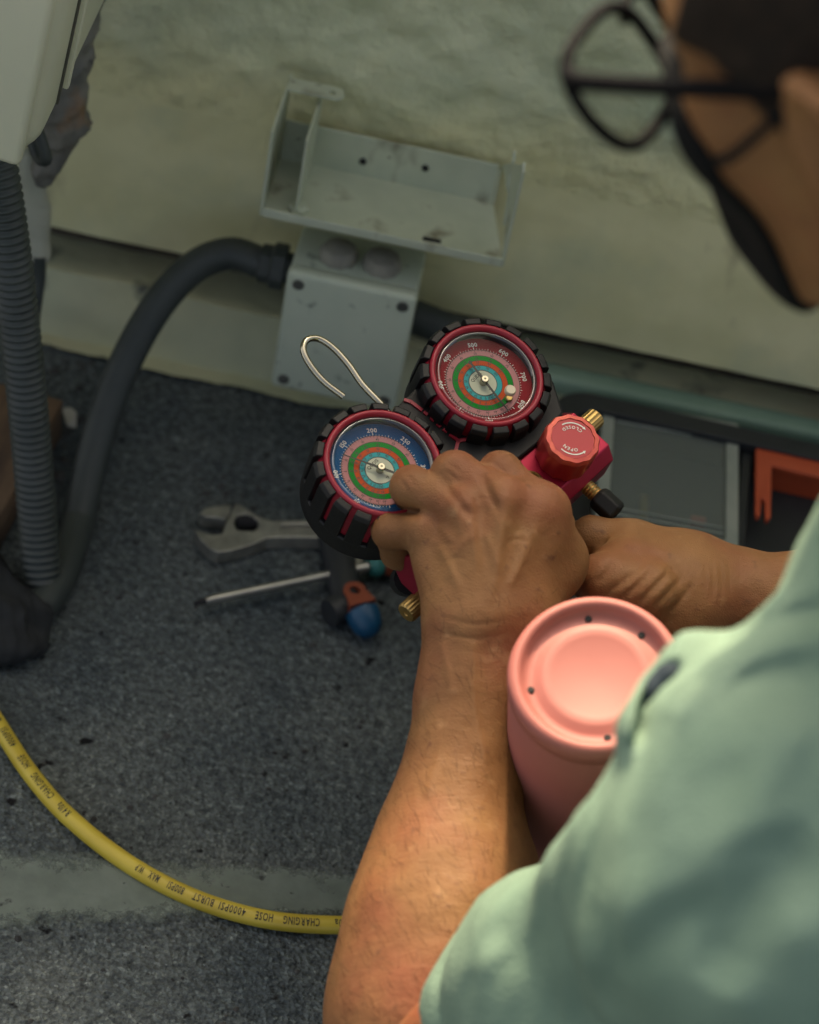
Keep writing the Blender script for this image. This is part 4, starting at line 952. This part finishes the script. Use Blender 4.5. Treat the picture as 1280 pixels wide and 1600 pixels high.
# --- right hand reaching in from the far side
RW = at(1135, 937, 1.515); RE = at(1560, 960, 1.48)
ra = [c(RE, at(1330, 945, 1.50), .044, .037, .015), c(at(1330, 945, 1.50), RW, .037, .0275, .015), c(RW, at(1070, 925, 1.505), .0275, .029, .015), c(at(1150, 915, 1.52), at(1075, 893, 1.52), .0215, .023, .012),
      c(at(1070, 925, 1.505), at(985, 905, 1.500), .029, .0275, .014), c(at(1080, 890, 1.52), at(985, 858, 1.520), .022, .019, .012), c(at(1070, 960, 1.50), at(975, 945, 1.49), .028, .025, .012)]
ra_f = [c(at(985, 856, 1.520), at(925, 838, 1.522), .0175, .0132, .008), c(at(925, 838, 1.522), at(903, 842, 1.545), .0128, .011, .003), c(at(903, 842, 1.545), at(915, 872, 1.556), .011, .0095, .003)]
ra_t = [c(at(1010, 925, 1.478), at(945, 905, 1.480), .0205, .0165, .010), c(at(945, 905, 1.480), at(905, 900, 1.498), .0160, .0125, .004)]
ra_m = [c(at(970, 900, 1.52), at(912, 886, 1.528), .018, .0125, .008), c(at(912, 886, 1.528), at(905, 898, 1.556), .012, .010, .003)]
def right_fn(d, P):
    for g_ in (ra_f, ra_t, ra_m): d = smin(d, sdf(g_, P), .0045)
    d = -smin(-d, prim_d(c(at(910, 862, 1.503), at(945, 851, 1.503), .003, .002), P), .0045)
    return d + wobble(P, 140, .0004, 41)
v, f = nets(ra + [('c', at(905, 842, 1.545), at(905, 900, 1.50), .006, .006, .001)], .0015, fn=right_fn, pad=.02)
v = creases(v, [[(945, 930), (985, 900), (1010, 872)], [(968, 940), (1005, 905), (1035, 876)], [(995, 946), (1028, 912), (1052, 888)], [(1020, 952), (1045, 925), (1068, 900)], [(1045, 958), (1070, 930), (1085, 905)], [(930, 915), (950, 893), (962, 872)], [(918, 872), (940, 858), (962, 852)]], -.0011, 5)
v = creases(v, [[(1110, 866), (1115, 900), (1112, 940)], [(1122, 866), (1128, 905), (1125, 945)], [(1138, 868), (1141, 900), (1140, 930)], [(1100, 870), (1104, 900), (1100, 925)]], -.0005, 3.5)
v = creases(v, [[(955, 936), (997, 903), (1022, 875)], [(983, 944), (1018, 908), (1044, 882)], [(1008, 950), (1038, 918), (1060, 894)], [(990, 850), (1040, 862), (1090, 880)]], .0006, 6)
parts.append((v, f))
# --- head and neck
hF = unit(-.815 * cr + .08 * cu + .57 * cf); hL0 = -.485 * cr - .626 * cu - .606 * cf
hL = unit(hL0 - np.dot(hL0, hF) * hF); hU = np.cross(hF, hL)
HA = np.stack([hF, hL, hU])
hinge = (.108, .071, .030)
HO = at(905, 120, .95) - HA.T @ np.array(hinge)
def H(a, b, e): return HO + (a if a < 0 else a * .76) * hF + b * hL + (e if e > 0 else e * .86) * hU
NB = at(1690, 790, 1.08); LS = at(1268, 1362, 1.08); RS = NB + V(.13, .17, -.10)
head = [ell(H(-.012, 0, .058), (.100, .079, .088), HA, .01), ell(H(.040, 0, -.015), (.060, .064, .088), HA, .03), ell(H(.015, 0, .01), (.075, .070, .08), HA, .03)]
for s in (-1, 1):
    head += [c(H(-.005, s * .056, -.045), H(.066, s * .022, -.100), .021, .02, .02), ell(H(.066, s * .050, -.004), (.024, .022, .022), HA, .02), c(H(.084, s * .014, .044), H(.078, s * .052, .044), .012, .011, .012)]
head += [ell(H(.074, 0, -.105), (.024, .028, .02), HA, .02), c(H(.098, 0, .032), H(.116, 0, -.018), .009, .014, .012), c(H(.096, 0, -.05), H(.094, 0, -.072), .013, .013, .02),
         c(H(-.035, 0, -.05), NB, .056, .066, .03)]
for s in (-1, 1):
    head.append(('-e', H(.102, s * .034, .020), HA, V(.017, .021, .015), .008)); head.append(ell(H(.080, s * .033, .018), (.0125, .0125, .0125), HA, .002))
    ea = HA.copy(); th = radians(-12); ea[0], ea[2] = cos(th) * HA[0] + sin(th) * HA[2], -sin(th) * HA[0] + cos(th) * HA[2]
    head += [ell(H(-.004, s * .084, .004), (.021, .009, .034), ea, .006), ell(H(.004, s * .079, -.026), (.010, .008, .012), ea, .006)]
    head.append(('-e', H(.002, s * .095, .008), ea, V(.012, .0065, .020), .006))
for s in (-1, 1):
    head += chain([H(.014, s * .082, .020), H(.004, s * .092, .036), H(-.012, s * .099, .030), H(-.020, s * .099, .010), H(-.014, s * .094, -.012), H(-.002, s * .086, -.030)], [.0045, .0055, .0055, .005, .0045, .006], .003)
tors = [c(NB, (NB + PEL) / 2 + V(-.02, 0, .03), .075, .105, .05), c((NB + PEL) / 2 + V(-.02, 0, .03), PEL, .105, .115, .05), c(NB, LS + (NB - LS) * .12, .055, .055, .05), c(NB, RS, .06, .055, .05),
        c(LS, elb + (LS - elb) * .08, .046, .036, .03), c(RS, RE, .048, .042, .03)]
v, f = nets(head + tors, .0038); parts.append((v, f))
parts = [(a - PO, b) for a, b in parts]
link('body', net_mesh('body', parts), M_skin, person, angle=180)
# short dark hairs on the forearms
M_armhair = mat('arm_hair', (.03, .018, .010), rough=.6, spec=.2)
ah = MB(); r = np.random.default_rng(77); va, fa_q = parts[0]; va = va + PO
tri = va[fa_q]; cen = tri.mean(1); nor = np.cross(tri[:, 2] - tri[:, 0], tri[:, 3] - tri[:, 1]); nor /= np.linalg.norm(nor, axis=1)[:, None] + 1e-12
dst = np.array([unit(at(730, 1000, 1.43) - at(700, 1450, 1.39))])[0]; sl = (cen - at(700, 1450, 1.39)) @ dst
ok = np.where(((nor @ -cf) > .05) & (sl > -.12) & (sl < .20))[0]; pick = r.choice(ok, 1500, replace=False)
for i in pick:
    p0, n0 = cen[i], nor[i]
    if r.random() > np.clip(1.1 - (sl[i] + .12) / .36, .12, 1): continue
    t0 = unit(dst * r.uniform(.6, 1) - cr * r.uniform(.2, .9) + r.normal(size=3) * .25); t0 = unit(t0 - n0 * (t0 @ n0)); L_ = r.uniform(.006, .013); sd_ = unit(np.cross(t0, n0)) * .00009
    q1 = p0 + t0 * L_ * .5 + n0 * L_ * .22; q2 = p0 + t0 * L_ + n0 * L_ * .20
    ah.add([p0 - sd_ - PO, p0 + sd_ - PO, q1 + sd_ * .8 - PO, q1 - sd_ * .8 - PO, q2 - PO], [(0, 1, 2, 3), (3, 2, 4)])
tag(ah.obj('arm_hair', M_armhair, person, smooth=False), kind='stuff')
# --- hair, mask
M_hair = mat('dark_hair', (.007, .0045, .003), (.018, .011, .007), rough=.7, spec=.2, scale=160, bump=.6, bscale=420, bdist=.003)
core = head[:3]
def hair_fn(d, P):
    q = (P - HO) @ HA.T; x, y, z = q[:, 0], np.abs(q[:, 1]), q[:, 2]
    line = np.minimum(.032 - .6 * (z - .10) - x, z - (.040 - 1.3 * np.clip(.026 - np.abs(x - .018), 0, .03) - 1.3 * np.clip(-.02 - x, 0, .06)))
    return np.maximum(d - .0065, -line) + wobble(P, 260, .0011, 51)
v, f = nets(core, .003, fn=hair_fn); link('hair', net_mesh('hair', [(v - PO, f)]), M_hair, person, angle=180)
M_mask = mat('black_cloth_mask', (.004, .0045, .005), (.007, .0075, .008), rough=.9, scale=80, spec=.15)
def mask_fn(d, P):
    q = (P - HO) @ HA.T; x, y, z = q[:, 0], np.abs(q[:, 1]), q[:, 2]
    lim = np.minimum(x - (.053 + .08 * np.abs(z + .055)), np.minimum(.012 - 2.2 * np.clip(.070 - x, 0, 1) * .5 - z, z + .135))
    return np.maximum(d - .0042, -lim)
mk = [p for p in head if p[0] in ('e', 'c')][:-4]
mk = [p for p in mk if p[0] == 'c' or max(p[3]) > .0126] + [c(H(.112, 0, .005), H(.108, 0, -.09), .012, .012, .03)]
v, f = nets(mk, .0026, fn=mask_fn); link('face_mask', net_mesh('face_mask', [(v - PO, f)]), M_mask, person, angle=180)
for s in (-1, 1):
    for a in ((.093, .056, -.016),):
        mid = H((a[0] + .03) / 2, s * .082, (a[2] + .012) / 2)
        MB().tube(smooth_path([H(a[0], s * (a[1] - .002), a[2]), mid, H(.026, s * .0865, .018 if a[2] > -.05 else -.03), H(.004, s * .083, .03 if a[2] > -.05 else -.02)], 14) - PO, .0022, 8).obj('mask_strap', M_mask, person)
# --- shirt
M_shirt = mat('mint_cotton', (.122, .197, .147), (.152, .232, .175), rough=.85, scale=14, detail=5, bump=.5, bscale=420, bdist=.0015)
hemc = at(772, 1560, 1.32); hemn = unit(at(677, 1568, 1.35) - at(837, 1552, 1.30))
ch = (NB + PEL) / 2 + V(-.02, 0, .03)
shirt = [c(LS, at(925, 1560, 1.24), .077, .060, .03), c(at(925, 1560, 1.24), at(660, 1690, 1.36), .060, .058, .03), c(LS, NB + (LS - NB) * .18, .080, .083, .04), c(NB, RS, .08, .075, .04), c(NB, ch, .10, .135, .06), c(ch, PEL, .135, .145, .06),
         c(LS, ch, .085, .12, .06), c(RS, RE * .75 + RS * .25, .075, .07, .04), c(RS, ch, .08, .11, .06),
         c(at(1020, 1150, 1.07), at(1085, 1035, 1.09), .018, .014, .012), c(at(1045, 1355, 1.13), at(872, 1502, 1.25), .040, .040, .03)]
cuts = [('-h', hemc, -hemn, .003), ('-c', at(800, 1600, 1.30), at(560, 1730, 1.40), .050, .056, .004), cut(at(1035, 1135, 1.00), at(1052, 1075, 1.01), .0075, .0075, .006), cut(at(1052, 1075, 1.01), at(1090, 1045, 1.03), .0075, .005, .006),
        ('-c', NB + .02 * unit(HO - NB), HO, .064, .075, .006)]
shirt_cuts = []
for p in cuts: shirt_cuts.append(p)
FOLDS = [([(1330, 945), (1200, 975), (1095, 1015)], 20, -.010), ([(1340, 990), (1220, 1010), (1130, 1045), (1085, 1100)], 24, .006), ([(1290, 1040), (1180, 1065), (1110, 1120)], 26, -.006),
         ([(1078, 1042), (1040, 1060), (1014, 1100), (1004, 1150), (1000, 1180)], 15, -.020), ([(1095, 1060), (1060, 1085), (1040, 1130)], 22, .006), ([(990, 1060), (985, 1120), (985, 1170)], 20, .008),
         ([(740, 1500), (850, 1440), (980, 1300)], 40, -.004), ([(760, 1570), (900, 1500), (1080, 1330), (1180, 1260)], 46, .005), ([(900, 1590), (1040, 1450), (1150, 1400)], 40, -.006), ([(1020, 1400), (1120, 1250), (1160, 1160)], 34, -.004),
         ([(1250, 1100), (1180, 1240), (1190, 1340)], 50, .006), ([(1300, 1300), (1180, 1420), (1120, 1560)], 60, -.012), ([(1100, 1620), (1200, 1480), (1300, 1420)], 46, .006), ([(700, 1520), (790, 1480), (860, 1400)], 22, .003)]
def fold(v):
    q = v - CC; d = q @ cf; uv = np.stack([640 + FPX * (q @ cr) / d, 800 - FPX * (q @ cu) / d], 1); out = np.zeros(len(v))
    for pl, w, amp in FOLDS:
        P2 = smooth_path([(x, y, 0) for x, y in pl], 24)[:, :2]; m_ = np.full(len(v), 1e9); tt = np.zeros(len(v))
        for k in range(len(P2) - 1):
            a, b = P2[k], P2[k + 1]; ba = b - a; t = np.clip(((uv - a) @ ba) / (ba @ ba), 0, 1)
            r_ = np.linalg.norm(uv - a - t[:, None] * ba, axis=1); better = r_ < m_; m_ = np.where(better, r_, m_); tt = np.where(better, (k + t) / (len(P2) - 1), tt)
        out += amp * np.exp(-(m_ / w) ** 2) * np.clip(np.sin(np.clip(tt, .04, .96) * pi) * 1.6, 0, 1)
    return v - out[:, None] * cf * (d < 1.5)[:, None]
def shirt_fn(d, P):
    for p in shirt_cuts:
        q = prim_d(p, P); d = -smin(-d, q, p[-1])
    ax_ = unit(at(650, 1640, 1.36) - LS); t = (P - LS) @ ax_
    d = d + .0035 * np.sin(t * 55 + wobble(P, 14, 3.0, 61)) * np.clip(1 - np.abs(t - .17) / .2, 0, 1)
    # seam above the sleeve hem
    h = (P - hemc) @ hemn
    d = d + .0030 * np.exp(-((h + .024) / .0032) ** 2) - .0012 * np.exp(-((h + .010) / .008) ** 2)
    return d + wobble(P, 26, .0032, 63) + wobble(P, 95, .0013, 65) + wobble(P * V(1, .35, 1), 150, .0010, 67)
v, f = nets(shirt, .0036, fn=shirt_fn, pad=.03)
v = fold(v); link('shirt', net_mesh('shirt', [(v - PO, f)]), M_shirt, person, angle=180)
M_lining = mat('navy_lining', (.010, .022, .035), rough=.9)
v, f = nets(chain([at(1076, 1040, 1.080), at(1045, 1056, 1.078), at(1020, 1082, 1.078), at(1006, 1115, 1.080), at(1002, 1152, 1.085)], [.003, .0055, .0065, .0055, .002], .004), .0014)
link('shirt_lining', net_mesh('shirt_lining', [(v - PO, f)]), M_lining, person, angle=180)
# --- trousers and shoes (seated, legs folded; outside the picture)
M_tr = mat('dark_trousers', (.016, .018, .024), (.024, .027, .034), rough=.9, scale=60)
KL, KR = V(.42, .40, .15), V(.66, 1.02, .17)
v, f = nets([c(PEL + V(0, -.07, -.03), KL, .09, .068, .03), c(KL, V(.62, .46, .065), .066, .052, .02), c(PEL + V(.04, .07, -.03), KR, .09, .068, .03), c(KR, V(.74, .82, .065), .064, .052, .02), c(PEL, PEL + V(.02, 0, -.02), .13, .13, .03), ('h', V(0, 0, .004), V(0, 0, -1.), .004)], .007,
            fn=lambda d, P: d + wobble(P, 40, .004, 71)); link('trousers', net_mesh('trousers', [(v - PO, f)]), M_tr, person, angle=180)
M_shoe = mat('dark_shoe', (.012, .012, .013), rough=.5)
for a, b in ((V(.64, .46, .045), V(.73, .52, .035)), (V(.74, .80, .045), V(.80, .70, .035))):
    v, f = nets([c(a, b, .044, .036, .02), ('h', V(0, 0, .002), V(0, 0, -1.), .003)], .005); link('shoe', net_mesh('shoe', [(v - PO, f)]), M_shoe, person, angle=180)
# ------------------------------------------------------------------ glasses
M_frame = mat('black_acetate', (.004, .004, .005), rough=.6, spec=.05)
M_glens = glass_mat('spectacle_lens', (.95, .95, .90), rough=.02)
gl = thing('eyeglasses', 'black framed eyeglasses worn above the black face mask', 'eyeglasses', m=frame(HO, hF, hL, hU))
for s in (-1, 1):
    pts = []
    for a in np.linspace(0, 2 * pi, 41):
        ca, sa = cos(a), sin(a); ex = 2 / 3.2
        y = .0310 * np.sign(ca) * abs(ca) ** ex; z = .0235 * np.sign(sa) * abs(sa) ** ex
        if z < 0: y = y * (1 + .10 * z / .0205) - .002 * z / .0205 * -1
        pts.append(V(.112 + .40 * z - .10 * max(0, y + .01) ** 1.3, s * (.0385 + y), .0100 + z))
    rim = MB().tube(pts, .0029, 10, cap=False).obj('rim', M_frame, gl)
    cen = V(.1118, s * .0385, .0100)
    MB().add([cen] + pts[:-1], [(0, 1 + i, 1 + (i + 1) % 40) for i in range(40)]).obj('lens', M_glens, gl, angle=180)
    tp = smooth_path([V(.116, s * .066, .0285), V(.110, s * .072, .0290), V(.09, s * .0755, .0290), V(.03, s * .0815, .0285), V(-.012, s * .086, .030), V(-.03, s * .086, .020), V(-.045, s * .082, -.008)], 30)
    MB().tube(tp, [.0040] * 20 + [.0034] * 10, 10).obj('temple_arm', M_frame, gl)
MB().tube(smooth_path([V(.119, -.0135, .022), V(.122, 0, .026), V(.119, .0135, .022)], 10), .0022, 8).obj('bridge', M_frame, gl)
bpy.context.view_layer.update()
